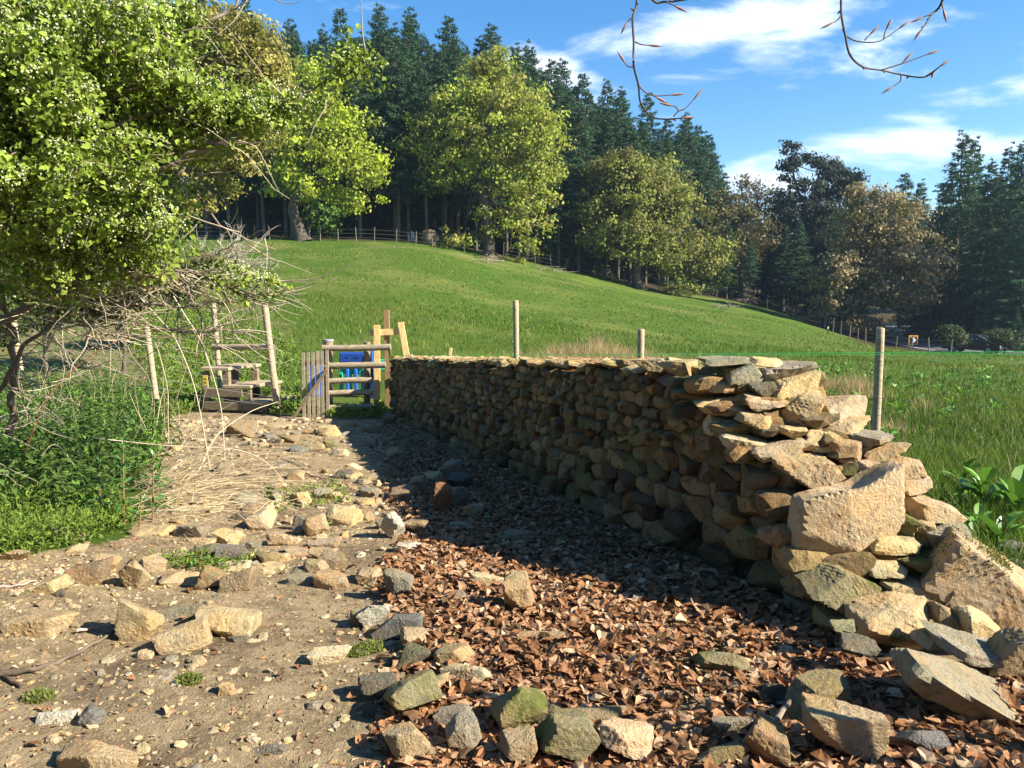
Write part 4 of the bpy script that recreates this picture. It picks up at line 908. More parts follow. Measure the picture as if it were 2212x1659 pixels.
# light green cleavers and low weeds along the edge of the dirt
wb = MB(); rw = np.random.RandomState(52)
for poly, n, hh in (([gp(-200, 1220), gp(60, 1200), gp(180, 1180), gp(290, 1140), gp(260, 1090), gp(120, 1090), gp(-200, 1100)], 13000, .16),
                ([gp(-200, 1000), gp(0, 940), gp(120, 1000), gp(150, 1110), gp(-200, 1130)], 5000, .25),
                ([gp(270, 1215), gp(540, 1190), gp(560, 1220), gp(480, 1240), gp(300, 1225)], 900, .05), ([gp(560, 1060), gp(730, 1040), gp(760, 1085), gp(600, 1110)], 500, .04), ([gp(700, 890), gp(830, 885), gp(835, 905), gp(710, 908)], 900, .16),
                ([gp(345, 860), gp(460, 850), gp(470, 882), gp(350, 905)], 2600, .2), ([gp(585, 900), gp(640, 898), gp(660, 860), gp(590, 850)], 1500, .25), ([gp(250, 690), gp(420, 660), gp(560, 700), gp(650, 760), gp(640, 870), gp(590, 850), gp(520, 870), gp(345, 850)], 15000, .22)):
    q = sample(poly, n, rw); m = len(q); z = TH(q[:, 0], q[:, 1]); hz = rw.uniform(0, hh, m); ax = rand_dirs(m, rw, .5); nr = rand_dirs(m, rw, 1.2); far = np.clip(q[:, 1] / 6, 1, 3)
    col = np.array([.15, .245, .042]) * rw.uniform(.5, 1.35, (m, 1)) + rw.uniform(0, .05, (m, 1)) * [1, .6, 0]
    ln = rw.uniform(.02, .05, m) * far; leaf_batch(wb, np.stack([q[:, 0], q[:, 1], z + hz], 1), ax, nr, ln, ln * .35, col, .1, 2)
tag(wb.build('weeds', MLEAF), kind='stuff')
# the lance-leaved plants standing in front of the nettles
for i, (X, Yb, Yt, lab) in enumerate([(268, 1140, 960, 'tall lance-leaved plant on reddish stem, middle one in front of the nettles'), (215, 1132, 1000, 'lance-leaved plant nearest the left, in front of the nettles'), (330, 1128, 985, 'lance-leaved plant at the right side beside the dry stems'),
                               (300, 1150, 1080, 'short bushy lance-leaved plant at the foot of the taller ones'), (428, 1225, 1190, 'small bright lance-leaved seedling among the loose stones')]):
    p = hit(X, Yb); top = P(X, Yt, p.y).z - p.z; mb = MB(); k = max(8, int(top / .02))
    zz = np.linspace(.12, 1, k); az = np.arange(k) * 2.4 + rn.uniform(0, 6); el = .25 + .9 * zz ** 2
    c = np.stack([p.x + .03 * zz, p.y + 0 * zz, p.z + zz * top], 1); ax = np.stack([np.cos(az) * np.cos(el), np.sin(az) * np.cos(el), np.sin(el)], 1)
    nr = np.stack([-np.cos(az) * np.sin(el), -np.sin(az) * np.sin(el), np.cos(el)], 1); ln = rn.uniform(.11, .17, k) * (1.1 - .5 * zz) * (.6 if i > 2 else 1)
    leaf_batch(mb, c, ax, unit(nr), ln, ln * .24, np.array([.06, .17, .04]) * rn.uniform(.8, 1.4, (k, 1)), .1, 4, .3)
    root = empty('lance_leaved_plant', tuple(p), lab, 'plant', 'lance-leaved plants by the path'); mb.build('foliage', MDOCK, root)
    m2 = MB(); tube_to(m2, [(p.x, p.y, p.z - .02), (p.x + .03, p.y, p.z + top)], [.008, .004], 6, (.25, .13, .06)); m2.build('stem', MTWIG, root)
# leafy plant on the path
for X, Y, s_, n, lab in ((705, 1150, .06, 14, 'small leafy green plant at the foot of the leaning tan stone'), (596, 672, .22, 14, 'dark leafy clump on the slope behind the tall stile post'), (560, 725, .25, 16, 'dark green clump left of the tall stile post'),):
    p = hit(X, Y); mb = MB(); dock(mb, p.x, p.y, s_, n, rd, .8); tag(mb.build('leafy_plant', MDOCK, None, False, tuple(p)), lab, 'plant')
# dry straw-coloured stems fanning over the path edge
ds = MB(); rr3 = np.random.RandomState(3)
for i in range(70):
    X0, Y0 = rr3.uniform(255, 430), rr3.uniform(990, 1130); p = hit(X0, Y0)
    ang = rr3.uniform(.05, 1.15); ln = rr3.uniform(.4, 1.5); hdg = rr3.normal(0, .8)
    d = np.array([math.cos(ang), .3 * hdg, math.sin(ang) * .8]); q = [np.array(p)]
    for k in range(6): q.append(q[-1] + d * ln / 6 + rr3.normal(0, .012, 3)); d = d + [0, 0, -.055 * rr3.rand() * 3]
    tube_to(ds, q, np.linspace(.0030, .0013, 7), 4, np.array([.62, .50, .30]) * rr3.uniform(.7, 1.15), False)
for i in range(120):
    X0, Y0 = rr3.uniform(250, 560), rr3.uniform(1020, 1120); p = hit(X0, Y0); a = rr3.normal(0, .7); ln = rr3.uniform(.15, .5)
    q = np.array(p) + np.array([[0, 0, .01], [math.cos(a) * ln * .5, math.sin(a) * ln * .5, rr3.uniform(.0, .06)], [math.cos(a) * ln, math.sin(a) * ln, rr3.uniform(-.01, .05)]])
    tube_to(ds, q, 0.0022, 3, np.array([.58, .46, .28]) * rr3.uniform(.6, 1.2), False)
for i in range(90):     # stalks rising among the nettles
    X0, Y0 = rr3.uniform(0, 420), rr3.uniform(880, 1000); p = hit(X0, Y0); ln = rr3.uniform(.4, 1.1); d = unit(np.array([rr3.normal(.15, .4), rr3.normal(0, .3), 1.])); q = [np.array(p)]
    for k in range(5): q.append(q[-1] + d * ln / 5 + rr3.normal(0, .015, 3))
    tube_to(ds, q, np.linspace(.0045, .0018, 6), 4, np.array([.55, .45, .28]) * rr3.uniform(.6, 1.15), False)
tag(ds.build('dry_stems', MTWIG), kind='stuff')
for pts_, z0, z1, r0, col, lab in [
 ([(50,985),(104,860),(175,785),(250,739),(346,712),(490,710)], 6.6, 7.2, .010, (.20,.09,.045), 'long reddish brown cane arching up over the nettles to the right'),
 ([(200,945),(246,951),(375,964),(512,972),(583,1005),(629,1068)], 6.2, 6.9, .0085, (.45,.37,.27), 'thick pale cane arching over the path down to the rounded yellow stone'),
 ([(300,640),(345,690),(375,726),(412,810),(433,893),(454,1014)], 7.0, 6.5, .009, (.50,.41,.28), 'grey spiny cane hanging down to the path, left of its twin'),
 ([(375,640),(405,690),(433,735),(462,818),(479,893),(486,995)], 7.0, 6.6, .0085, (.52,.43,.30), 'grey spiny cane hanging nearest the wooden step stile'),
 ([(335,740),(345,768),(362,840),(363,900),(365,960)], 7.0, 6.8, .006, (.50,.41,.28), 'thin straight cane hanging inside the other canes'),
 ([(430,1015),(470,940),(540,890),(600,868)], 6.6, 7.4, .006, (.62,.52,.34), 'straw-coloured stem pointing at the foot of the stile'),
 ([(90,985),(110,962),(132,968),(160,1005)], 6.0, 6.1, .005, (.55,.46,.33), 'short hooked pale stem over the weeds'),
 ([(0,828),(40,842),(58,845),(110,835),(190,800)], 6.2, 6.6, .006, (.52,.44,.34), 'pale twig lying across the top of the nettles')]:
    zz = np.linspace(z0, z1, len(pts_)); q = [P(X, Y, z) for (X, Y), z in zip(pts_, zz)]; g = hit(*pts_[-1]) if pts_[-1][1] > 930 else None
    mb = MB(); c = curve_pts(q, 8); r0 *= .72; tube_to(mb, c, np.linspace(r0, r0 * .6, len(c)), 6, col)
    for k in range(4, len(c) - 3, 4):
        e = c[k] + rr3.normal(0, 1, 3) * .012; tube_to(mb, [c[k], e], [.003, .001], 3, col, False)
    tag(mb.build('cane', MTWIG, None, True, tuple(c[0])), lab, 'plant stem')

# sticks
for pts_, off, r0, col, lab in [
 ([(0,1456),(60,1447),(120,1432),(185,1400),(250,1362)], .02, .013, (.12,.09,.065), 'long brown stick lying in the dirt towards the tall tan block'),
 ([(0,1452),(22,1470),(45,1482)], .01, .013, (.10,.07,.05), 'short dark stick end at the left edge'),
 ([(165,1363),(200,1356),(236,1350)], .02, .008, (.40,.32,.26), 'thin grey twig leading to the tall tan block'),
 ([(0,1268),(40,1264),(78,1253)], .015, .008, (.33,.24,.20), 'thin stick under the weeds at the left edge'),
 ([(1665,1570),(1695,1530),(1725,1490),(1762,1458)], .07, .012, (.22,.175,.13), 'pale grey stick leaning over the mossy hump'),
 ([(1865,1485),(1880,1520),(1895,1550)], .06, .006, (.12,.08,.06), 'thin dark twig standing in the leaves at the lower right'),
 ([(600,985),(635,1000),(660,1012)], .015, .008, (.35,.27,.2), 'weathered stick in the upper path'),
 ([(660,1022),(690,1031),(722,1036)], .02, .009, (.45,.33,.22), 'pale stick touching the dark brick-shaped stone')]:
    q = [hit(X, Y, off) for X, Y in pts_]; mb = MB(); c = curve_pts(q, 5); c[:, 2] += np.sin(np.arange(len(c)) * 1.7) * .004
    tube_to(mb, c, np.linspace(r0, r0 * .55, len(c)), 7, col); tag(mb.build('stick', MBARK, None, True, tuple(c[0])), lab, 'stick', 'dead sticks on the ground')
# moss cushions in the dirt
for X, Y, s_, lab in ((410, 1473, .05, 'small green moss cushion in the open dirt'), (775, 1412, .06, 'dark moss cushion right of the lone pale loaf-shaped stone'), (800, 1403, .06, 'mossy clod against the blue-grey stone'), (82, 1510, .06, 'moss patch left of the whitish slab'), (1275, 1310, .0, '')):
    if not lab: continue
    p = hit(X, Y); D, F = ICO[3]; V = D * [s_, s_ * .7, s_ * .4]; mb = MB(); mb.add(V + np.array(p), F, (.07, .06, .03)); up = (V + np.array(p))[V[:, 2] > 0]
    moss_tuft(mb, up, 900, rr3, .009, (.13, .16, .03)); tag(mb.build('moss_cushion', MMOSS, None, False, tuple(p)), lab, 'moss')

# ---------------------------------------------------------------- the blossoming hawthorn on the left
rh = np.random.RandomState(61)
haw = empty('hawthorn_bush', tuple(hit(10, 960)), 'huge hawthorn bush full of white blossom, filling the left of the picture', 'bush')
hp = lambda X, Y, z: np.array(P(X, Y, z))
wood = MB(); limbs = []
for pts_, zz, r0 in [
 ([(-60,1000),(-10,860),(60,740),(130,690)], (5.6,5.5,5.3,5.2), .026), ([(20,940),(30,820),(22,700),(-20,560),(-60,300)], (5.9,5.8,5.6,5.4,5.2), .03),
 ([(-80,760),(50,670),(150,625),(300,600),(420,588),(520,635)], (5.2,5.2,5.3,5.4,5.5,5.6), .017),
 ([(-60,420),(150,386),(290,384),(400,340),(500,300),(570,252),(640,215),(700,180)], (4.9,4.9,4.9,4.9,4.9,5.0,5.0,5.1), .019),
 ([(700,180),(740,160),(775,150),(790,140)], (5.1,5.1,5.1,5.1), .008), ([(-80,310),(100,290),(190,300),(300,250),(430,230),(520,200)], (4.6,4.7,4.8,4.9,5.0,5.1), .022),
 ([(-60,140),(60,150),(160,190),(250,195),(330,190),(480,170)], (4.5,4.6,4.7,4.8,4.9,5.0), .018), ([(240,220),(330,100),(420,60),(500,20),(560,-40)], (5.2,5.2,5.3,5.4,5.5), .022),
 ([(-60,560),(80,520),(220,500),(330,470),(420,470)], (5.0,5.0,5.1,5.2,5.2), .018), ([(150,250),(180,110),(260,20),(300,-60)], (4.9,4.9,5.0,5.1), .016),
 ([(0,690),(100,640),(250,650),(380,660),(480,655)], (5.5,5.4,5.5,5.6,5.7), .014), ([(130,690),(230,720),(300,700),(420,720),(500,716)], (5.2,5.4,5.6,5.8,6.0), .010),
 ([(390,590),(410,650),(440,690),(465,745)], (5.8,5.9,6,6), .008), ([(520,635),(560,640),(600,600)], (5.6,5.6,5.6), .006), ([(100,500),(160,600),(190,700),(180,790)], (5.2,5.2,5.3,5.4), .010), ([(380,380),(440,440),(500,520),(540,650)], (5.6,5.6,5.7,5.8), .012),
 ([(420,560),(500,540),(560,520),(600,480)], (5.6,5.7,5.8,5.9), .007)]:
    c = curve_pts([hp(X, Y, z) for (X, Y), z in zip(pts_, zz)], 7); c += rh.normal(0, .012, c.shape)
    tube_to(wood, c, np.linspace(r0, r0 * .35, len(c)), 7, np.array([.17, .13, .10]) * rh.uniform(.8, 1.2)); limbs.append(c)
LPT = np.concatenate(limbs)
# crown volumes
HB = [(60,120,220,200,5.0,.9),(200,120,190,150,5.0,.8),(100,330,240,170,5.0,.9),(260,300,170,120,5.1,.7),(360,200,110,80,5.1,.5),(480,240,110,55,5.1,.4),(560,240,60,40,5.1,.3),(380,310,110,60,5.1,.5),
      (80,480,220,110,5.2,.8),(260,440,150,80,5.2,.6),(330,500,100,50,5.3,.5),(330,50,120,60,5.3,.6),(400,40,40,50,5.4,.4),(100,590,150,60,5.3,.6),(-60,300,200,300,5.0,1.0),(370,430,60,50,5.3,.4),(-40,100,260,200,5.0,1.0),(470,300,70,60,5.2,.4),(400,140,60,50,5.3,.5),(250,560,150,50,5.4,.5),(600,230,40,30,5.1,.25)]
wts = np.array([b[2] * b[3] for b in HB], float); wts /= wts.sum(); NS = 3500
bi = rh.choice(len(HB), NS, p=wts); C0 = []
for i in bi:
    X, Y, rx, ry, z, dz = HB[i]; d = rand_dirs(1, rh)[0] * rh.uniform(0, 1) ** .45
    C0.append(hp(X + d[0] * rx, Y - d[2] * ry, z + d[1] * dz))
for k in range(22): C0.append(hp(*[(705, 172, 5.1), (760, 128, 5.1), (785, 140, 5.1), (745, 158, 5.1), (775, 155, 5.1), (640, 225, 5.05)][k % 6]) + rh.normal(0, .035, 3))
for k in range(10): C0.append(hp(460 + k * 14, 600 + rh.uniform(-10, 20), 5.5))
C0 = np.array(C0); gap = W2(C0[:, 0] * 1.0, C0[:, 2] * 1.0 + C0[:, 1], 81, 4.5); C0 = C0[(gap > -.30) | (np.arange(len(C0)) > NS - 1)]
leafm, blo = MB(), MB()
for c in C0:
    d = LPT - c; j = np.argmin((d ** 2).sum(1)); dist = np.linalg.norm(d[j]); a = LPT[j]
    dirv = unit(c - a + rh.normal(0, .05, 3)) if dist > .05 else rand_dirs(1, rh)[0]
    s0 = c - dirv * min(dist, .3) * .7 if dist < .45 else c - dirv * .22
    m_ = (s0 + c) / 2 + rh.normal(0, .015, 3); tip = c + dirv * .08
    if rh.rand() < .75: tube_to(wood, [s0, m_, tip], [.005, .0035, .0015], 4, np.array([.22, .17, .13]) * rh.uniform(.7, 1.3), False)
    n = rh.randint(14, 26); cc = c + dirv * rh.uniform(-.17, .11, (n, 1)) + rh.normal(0, .034, (n, 3)) * [1.2, 1.2, .7]; ax = rand_dirs(n, rh, .25); nr = unit(rand_dirs(n, rh, .8) + np.array([.5, -.25, .2]))
    ln = rh.uniform(.028, .050, n); br = rh.uniform(.7, 1.35)
    leaf_batch(leafm, cc, ax, nr, ln, ln * .85, np.array([.23, .31, .045]) * br * rh.uniform(.7, 1.3, (n, 1)), .1, 2)
    if rh.rand() < (.62 if c[2] > .9 else .35):
        n = rh.randint(14, 44); cc = c + [0, 0, .02] + dirv * rh.uniform(-.12, .12, (n, 1)) + rh.normal(0, .026, (n, 3)) * [1.2, 1.2, .7]; u = rand_dirs(n, rh); v = unit(np.cross(u, rand_dirs(n, rh))); s_ = rh.uniform(.004, .0095, (n, 1))
        w3 = unit(np.cross(u, v)); colb = np.array([.68, .73, .42]) * rh.uniform(.75, 1.1, (n, 1))
        Q = np.stack([cc - u * s_, cc - v * s_, cc + u * s_, cc + v * s_, cc + w3 * s_ * .8, cc - w3 * s_ * .8], 1).reshape(-1, 3); k = np.arange(n)[:, None] * 6
        Fq = np.concatenate([k + [[a_, b_, 4]] for a_, b_ in ((0, 1), (1, 2), (2, 3), (3, 0))] + [k + [[b_, a_, 5]] for a_, b_ in ((0, 1), (1, 2), (2, 3), (3, 0))]); blo.add(Q, Fq, np.repeat(colb, 6, 0))
# bare lower twigs
for i in range(560):
    a = LPT[rh.randint(len(LPT))]
    if a[2] > 1.75 and rh.rand() < .85: continue
    d = unit(np.array([rh.normal(.6, .6), rh.normal(0, .4), rh.normal(-.12, .35)])); q = [a]
    for k in range(6): q.append(q[-1] + d * rh.uniform(.05, .13)); d = unit(d + rh.normal(0, .2, 3))
    tube_to(wood, q, np.linspace(.0055, .0015, 7), 4, np.array([.36, .30, .22]) * rh.uniform(.6, 1.3), False)
wood.build('branches', MTWIG, haw, True); leafm.build('foliage', MLEAF, haw); blo.build('blossom', MBLOOM, haw)

# ---------------------------------------------------------------- beech twigs hanging in from above
for main, subs, lab in [
 ([(1376,-260),(1374,-120),(1376,0),(1367,38),(1369,90),(1369,141),(1379,184),(1384,222),(1408,252),(1438,257.5),(1474,255)],
  [[(1367,38),(1358,44),(1354,50)],[(1371,90),(1385,96),(1403,98)],[(1367,145),(1356,143),(1349,134)],[(1379,184),(1395,200),(1415,207),(1452,205)],[(1408,201),(1414,208),(1419,211)],[(1455,252),(1466,240),(1481,234),(1500,213)],[(1466,240),(1460,231),(1450,228)]],
  'long bare beech twig hanging down over the conifers, left one of the pair'),
 ([(1819,-260),(1816,-120),(1817,0),(1818,34),(1826,77),(1837,120),(1865,145),(1903,151.5),(1946,161),(1997,166.5),(2030,144)],
  [[(1817,34),(1808,44),(1797,50)],[(1826,77),(1852,89),(1899,89),(1944,60)],[(1868,87),(1874,80),(1880,74)],[(1909,85),(1911,72),(1915,63)],[(1903,151.5),(1950,137),(2004,117)],[(1945,139),(1950,135),(1953,132)],[(1946,161),(1945,175),(1927,188)]],
  'bare beech twig with many pointed buds hanging over the middle of the sky'),
 ([(2060,-120),(2036,0),(2012,32),(2001,50),(1990,65)], [[(2012,32),(2002,34),(1992,38)],[(2034,6),(2036,14),(2038,22)]], 'short beech twig poking in from the top edge, rightmost'),
 ([(1380,-60),(1410,0),(1436,4),(1476,0),(1520,-8)], [[(1440,4),(1450,9),(1460,14)]], 'tip of a beech twig just touching the top edge above the long left twig')]:
    z = 1.35; c = curve_pts([P(X, Y, z + .05 * math.sin(k)) for k, (X, Y) in enumerate(main)], 6)
    root = empty('beech_twig', tuple(c[0]), lab, 'twig', 'beech twigs hanging in from above'); mb = MB()
    tube_to(mb, c, np.linspace(.0025, .0011, len(c)), 7, (.07, .06, .05))
    for s_ in subs + [main[-2:]]:
        i = np.argmin([(P(*s_[0], z) - Vector(q)).length for q in c]); zz = c[i][1]; q = curve_pts([P(X, Y, zz) for X, Y in s_], 5)
        if s_ is not main[-2:]: tube_to(mb, q, np.linspace(.0014, .0008, len(q)), 6, (.14, .10, .075))
        e = q[-1]; d = unit(q[-1] - q[-3]); b_ = [e - d * .002, e + d * .004, e + d * .009, e + d * .016, e + d * .022]
        bud = MB(); tube_to(bud, b_, [.0010, .0019, .0022, .0014, .0002], 6, (.34, .19, .13)); bud.build('bud', MTWIG, root, True)
    for k in range(8, len(c) - 2, 7): tube_to(mb, [c[k], c[k] + rh.normal(0, .003, 3)], [.0026, .001], 5, (.22, .15, .11))
    mb.build('stem', MTWIG, root, True)
# ---------------------------------------------------------------- trees
rt = np.random.RandomState(101)
def rhomb(mb, c, u, v, ln, wd, col, bend=.0):
    n = len(c); a = c - v * wd[:, None] / 2 + u * (ln * .45)[:, None]; b_ = c + v * wd[:, None] / 2 + u * (ln * .45)[:, None]; e = c + u * ln[:, None]
    V = np.stack([c, b_, e, a], 1).reshape(-1, 3); mb.add(V, np.arange(n * 4).reshape(-1, 4), np.repeat(col, 4, 0))
def broad(kind, label, group, base, z, blobs, trunk, col, nclump, nleaf, lsz, csz, rt=rt, bark=(.09, .075, .055), gaps=.0, cols2=None, crad=1.0):
    """base pixel, distance, crown ellipsoids (pixels), trunk polyline (pixels, radius m)"""
    b0 = P(base[0], base[1], z); g = T1(b0.x, z); root = empty(kind, (b0.x, z, g), label, 'tree', group)
    m_ = z / FOC; wood, lf = MB(), MB(); pts = []; rad = []
    for i, (X, Y, r_) in enumerate(trunk):
        p = P(X, Y, z); pts.append((p.x, z + rt.normal(0, .08) * (i > 0), p.z)); rad.append(r_)
    pts[0] = (pts[0][0], z, g - .15)
    c = curve_pts(pts, 6); rr = np.interp(np.linspace(0, len(pts) - 1, len(c)), range(len(pts)), rad); rr[0] *= 1.6; rr[1] *= 1.25
    tube_to(wood, c, rr, 9, bark); TP = c; limbs = [c[len(c) // 2:]]
    w_ = np.array([b[2] * b[3] for b in blobs], float); w_ /= w_.sum()
    zo = [rt.uniform(-.3, .3) * b[2] * m_ if len(blobs) > 1 else 0 for b in blobs]
    for (X, Y, rx, ry), o in zip(blobs, zo):
        for k in range(2 + int(rx * ry > 6000) * 2):
            d = rand_dirs(1, rt)[0]; e = np.array(P(X + d[0] * rx * .45, Y - d[2] * ry * .45, z)); e[1] += o + d[1] * rx * m_ * .5
            j = rt.randint(len(TP) // 2, len(TP)); s0 = TP[j]; mid = (s0 + e) / 2 + np.array([0, 0, -.08 * np.linalg.norm(e - s0)]) + rt.normal(0, .05, 3) * np.linalg.norm(e - s0)
            q = curve_pts([s0, mid, e], 6); L_ = np.linalg.norm(e - s0); r0 = min(rad[-1] * .7, .03 + .022 * L_)
            tube_to(wood, q, np.linspace(r0, r0 * .3, len(q)), 6, bark); limbs.append(q[3:])
    LP_ = np.concatenate(limbs)
    bi = rt.choice(len(blobs), nclump, p=w_); cc = []
    for i in bi:
        X, Y, rx, ry = blobs[i]; d = rand_dirs(1, rt)[0]; rr_q = rt.uniform(0, 1) ** .38
        e = np.array(P(X + d[0] * rx * rr_q, Y - d[2] * ry * rr_q, z)); e[1] += zo[i] + d[1] * rx * m_ * .9 * rr_q; cc.append(e)
    for e in cc:
        j = np.argmin(((LP_ - e) ** 2).sum(1)); a = LP_[j]; L_ = np.linalg.norm(e - a)
        q = curve_pts([a, (a + e) / 2 + rt.normal(0, .06, 3) * L_, e], 4); tube_to(wood, q, np.linspace(.012 + .012 * L_, .010, len(q)), 4, bark, False)
        n = rt.poisson(nleaf * rt.choice([.5, 1, 1.5])) + 4; s = csz * rt.uniform(.45, 1.15)
        p = e + rt.normal(0, 1, (n, 3)) * [s, s, s * .55]; nrm_ = unit((p - e) / s * .8 + np.array([0, 0, .35]) + rt.normal(0, .45, (n, 3))); u = unit(np.cross(nrm_, rand_dirs(n, rt))); v = unit(np.cross(nrm_, u))
        k = col if cols2 is None or rt.rand() < .6 else cols2
        tint = np.array(k) * rt.uniform(.72, 1.28) * rt.uniform(.75, 1.25, (n, 1)); ln = lsz * rt.uniform(.6, 1.4, n)
        rhomb(lf, p, u, v, ln, ln * .7, tint)
    wood.build('trunk', MBARK, root, True); lf.build('crown', MLEAF, root); return root
OAKC = (.32, .37, .05); GOLD = (.35, .31, .085); OLIV = (.29, .29, .06); BROWN = (.170, .115, .045); FRESH = (.37, .45, .035)
broad('oak_tree', 'yellow-green oak with forked leaning trunk at the left end of the wood edge', None, (655,516), 64,
  [(640,210,85,85),(700,190,70,70),(610,300,60,90),(690,300,110,80),(760,270,50,50),(770,355,68,45),(800,370,42,32),(700,400,100,35),(775,430,60,18),(620,390,50,40),(740,330,70,40)],
  [(655,516,.55),(640,480,.48),(632,448,.42),(645,420,.34),(662,395,.28),(668,360,.2),(665,300,.12)], FRESH, 300, 60, .27, .56, cols2=OAKC)
broad('oak_tree', 'large spreading oak in fresh olive leaf at the top edge of the field', None, (1057,556), 69,
  [(1055,190,85,85),(1060,130,45,50),(1100,270,110,90),(1000,280,90,80),(920,240,50,40),(900,300,55,45),(975,350,80,50),(1150,320,75,80),(1190,390,45,50),(1110,400,95,60),(960,390,60,30),(1010,510,62,26),(1130,470,65,50),(1140,540,42,36),(1080,470,50,30)],
  [(1057,556,.62),(1056,510,.50),(1050,460,.44),(1043,425,.40),(1040,390,.34),(1046,340,.25),(1055,260,.15),(1058,190,.08)], OAKC, 430, 62, .28, .60, cols2=OLIV)
broad('oak_tree', 'dense round-crowned oak standing alone in the field with leaves nearly touching the grass', None, (1382,633), 76,
  [(1370,430,115,95),(1340,380,70,50),(1430,400,80,70),(1290,480,55,70),(1480,480,75,70),(1350,510,95,60),(1540,560,42,50),(1500,570,70,40),(1440,540,80,50),(1560,610,24,22),(1470,625,40,18)],
  [(1382,633,.60),(1376,610,.5),(1375,585,.42),(1385,540,.3),(1385,480,.2),(1380,420,.1)], (.25, .27, .055), 520, 62, .29, .60, cols2=(.20, .185, .05))
broad('oak_tree', 'brown-leaved oak bending over the road at the right of the field', None, (1850,720), 72,
  [(1880,440,55,45),(1920,480,80,60),(1850,500,70,50),(1960,560,75,60),(1880,570,100,50),(1990,600,45,45),(1800,590,50,50),(1900,630,110,36),(1960,650,60,25),(1800,660,50,24),(1850,600,80,50)],
  [(1850,722,.4),(1845,680,.36),(1850,640,.3),(1865,590,.24),(1880,520,.15),(1890,460,.08)], (.33, .26, .13), 520, 58, .29, .58, cols2=(.17, .15, .05))
broad('oak_tree', 'drooping brown-leaved branches low over the road beside the fence', None, (1845,735), 70, [(1880,705,45,16),(1905,722,36,14),(1850,700,40,14)],
  [(1835,735,.12),(1840,715,.1),(1850,700,.06)], (.17,.12,.055), 60, 34, .26, .4)
for lab, base, z, bl, tr, col, nc, nl in [
 ('olive-brown tree half hidden behind the right side of the round oak', (1600,636), 92, [(1570,450,70,45),(1560,520,70,70),(1620,520,55,70)], [(1600,636,.3),(1600,560,.24),(1590,480,.12)], (.115,.105,.035), 210, 48),
 ('thin pale tree with sparse leaves against the cloud left of the dark pine', (1650,636), 100, [(1620,400,30,26),(1650,440,45,50),(1610,480,45,50),(1660,540,55,60)], [(1650,636,.3),(1645,540,.2),(1635,430,.1)], (.19,.165,.10), 200, 20),
 ('shaded broadleaf tree under the dark pine at the corner of the field', (1690,650), 96, [(1690,560,60,50),(1750,590,60,45),(1640,600,50,30)], [(1690,652,.3),(1688,610,.25),(1690,570,.15)], (.07,.09,.025), 210, 48),
 ('greenish bushy tree between the pine and the brown oak', (1780,690), 90, [(1780,610,60,60),(1830,520,60,70),(1720,620,40,40)], [(1780,695,.3),(1780,640,.25),(1785,560,.15)], (.08,.10,.03), 260, 48),
 ('mid-green hazel in shade left of the round oak', (1215,585), 80, [(1210,540,60,40),(1240,500,50,40)], [(1215,590,.15),(1215,555,.1)], (.06,.11,.022), 170, 46),
 ('dark green undergrowth tree behind the left edge of the round oak', (1290,600), 84, [(1280,560,60,50),(1250,470,40,60)], [(1290,612,.15),(1285,570,.1)], (.055,.095,.022), 190, 46),
 ('bright young tree under the left oak between the conifer trunks', (705,512), 70, [(700,455,36,36),(690,490,40,18)], [(705,516,.1),(702,470,.05)], (.10,.19,.03), 75, 40),
 ('small leafy tree behind the foot of the large oak', (1120,580), 78, [(1130,560,40,25),(1160,520,40,40)], [(1120,584,.12),(1125,555,.08)], (.07,.12,.025), 110, 44)]:
    broad('broadleaf_tree', lab, 'smaller broadleaf trees along the wood edge', base, z, bl, tr, col, nc, nl, .32, .68)
broad('golden_tree', 'golden-brown leafing tree behind the hawthorn at the upper left', None, (300,640), 30,
  [(430,110,130,110),(520,130,70,80),(560,170,50,70),(390,230,110,60),(500,250,60,45),(460,380,55,48),(420,440,60,30),(300,150,120,130),(330,330,100,80),(560,90,40,50),(480,55,70,40),(590,200,48,60),(600,120,35,50),(570,290,40,40),(520,330,45,50)],
  [(300,640,.22),(320,560,.2),(350,470,.18),(390,380,.15),(415,280,.13),(430,180,.07)], GOLD, 620, 62, .13, .33, bark=(.17,.14,.10), cols2=(.20,.20,.04))
for lab, base, z, bl in [('green tree behind the hawthorn, hidden except in gaps at the far left', (60,600), 34, [(60,250,190,220),(-80,200,160,200),(180,330,140,170)]), ('bushy green tree filling the gap behind the middle of the hawthorn', (230,620), 40, [(240,400,140,130),(320,440,110,90),(150,480,140,90)])]:
    broad('broadleaf_tree', lab, 'trees behind the hawthorn', base, z, bl, [(base[0],base[1],.3),(base[0],base[1]-100,.25),(base[0],base[1]-250,.12)], (.11,.15,.03), 420, 46, .2, .42)
# the dark Scots pine
broad('pine_tree', 'dark craggy pine rising above the brown oak against the clouds', None, (1765,690), 94,
  [(1708,325,20,22),(1700,365,24,26),(1752,350,26,16),(1800,365,30,22),(1838,390,30,28),(1800,410,44,30),(1738,410,36,26),(1850,430,26,26),(1690,440,36,34),(1760,460,66,36),(1700,500,50,40),(1800,500,60,40),(1740,550,50,34),(1670,520,26,26)],
  [(1765,695,.45),(1762,620,.4),(1752,560,.34),(1758,500,.28),(1745,450,.22),(1722,410,.16),(1712,360,.09),(1710,330,.05)], (.045,.062,.040), 420, 56, .34, .50, bark=(.13,.085,.06))
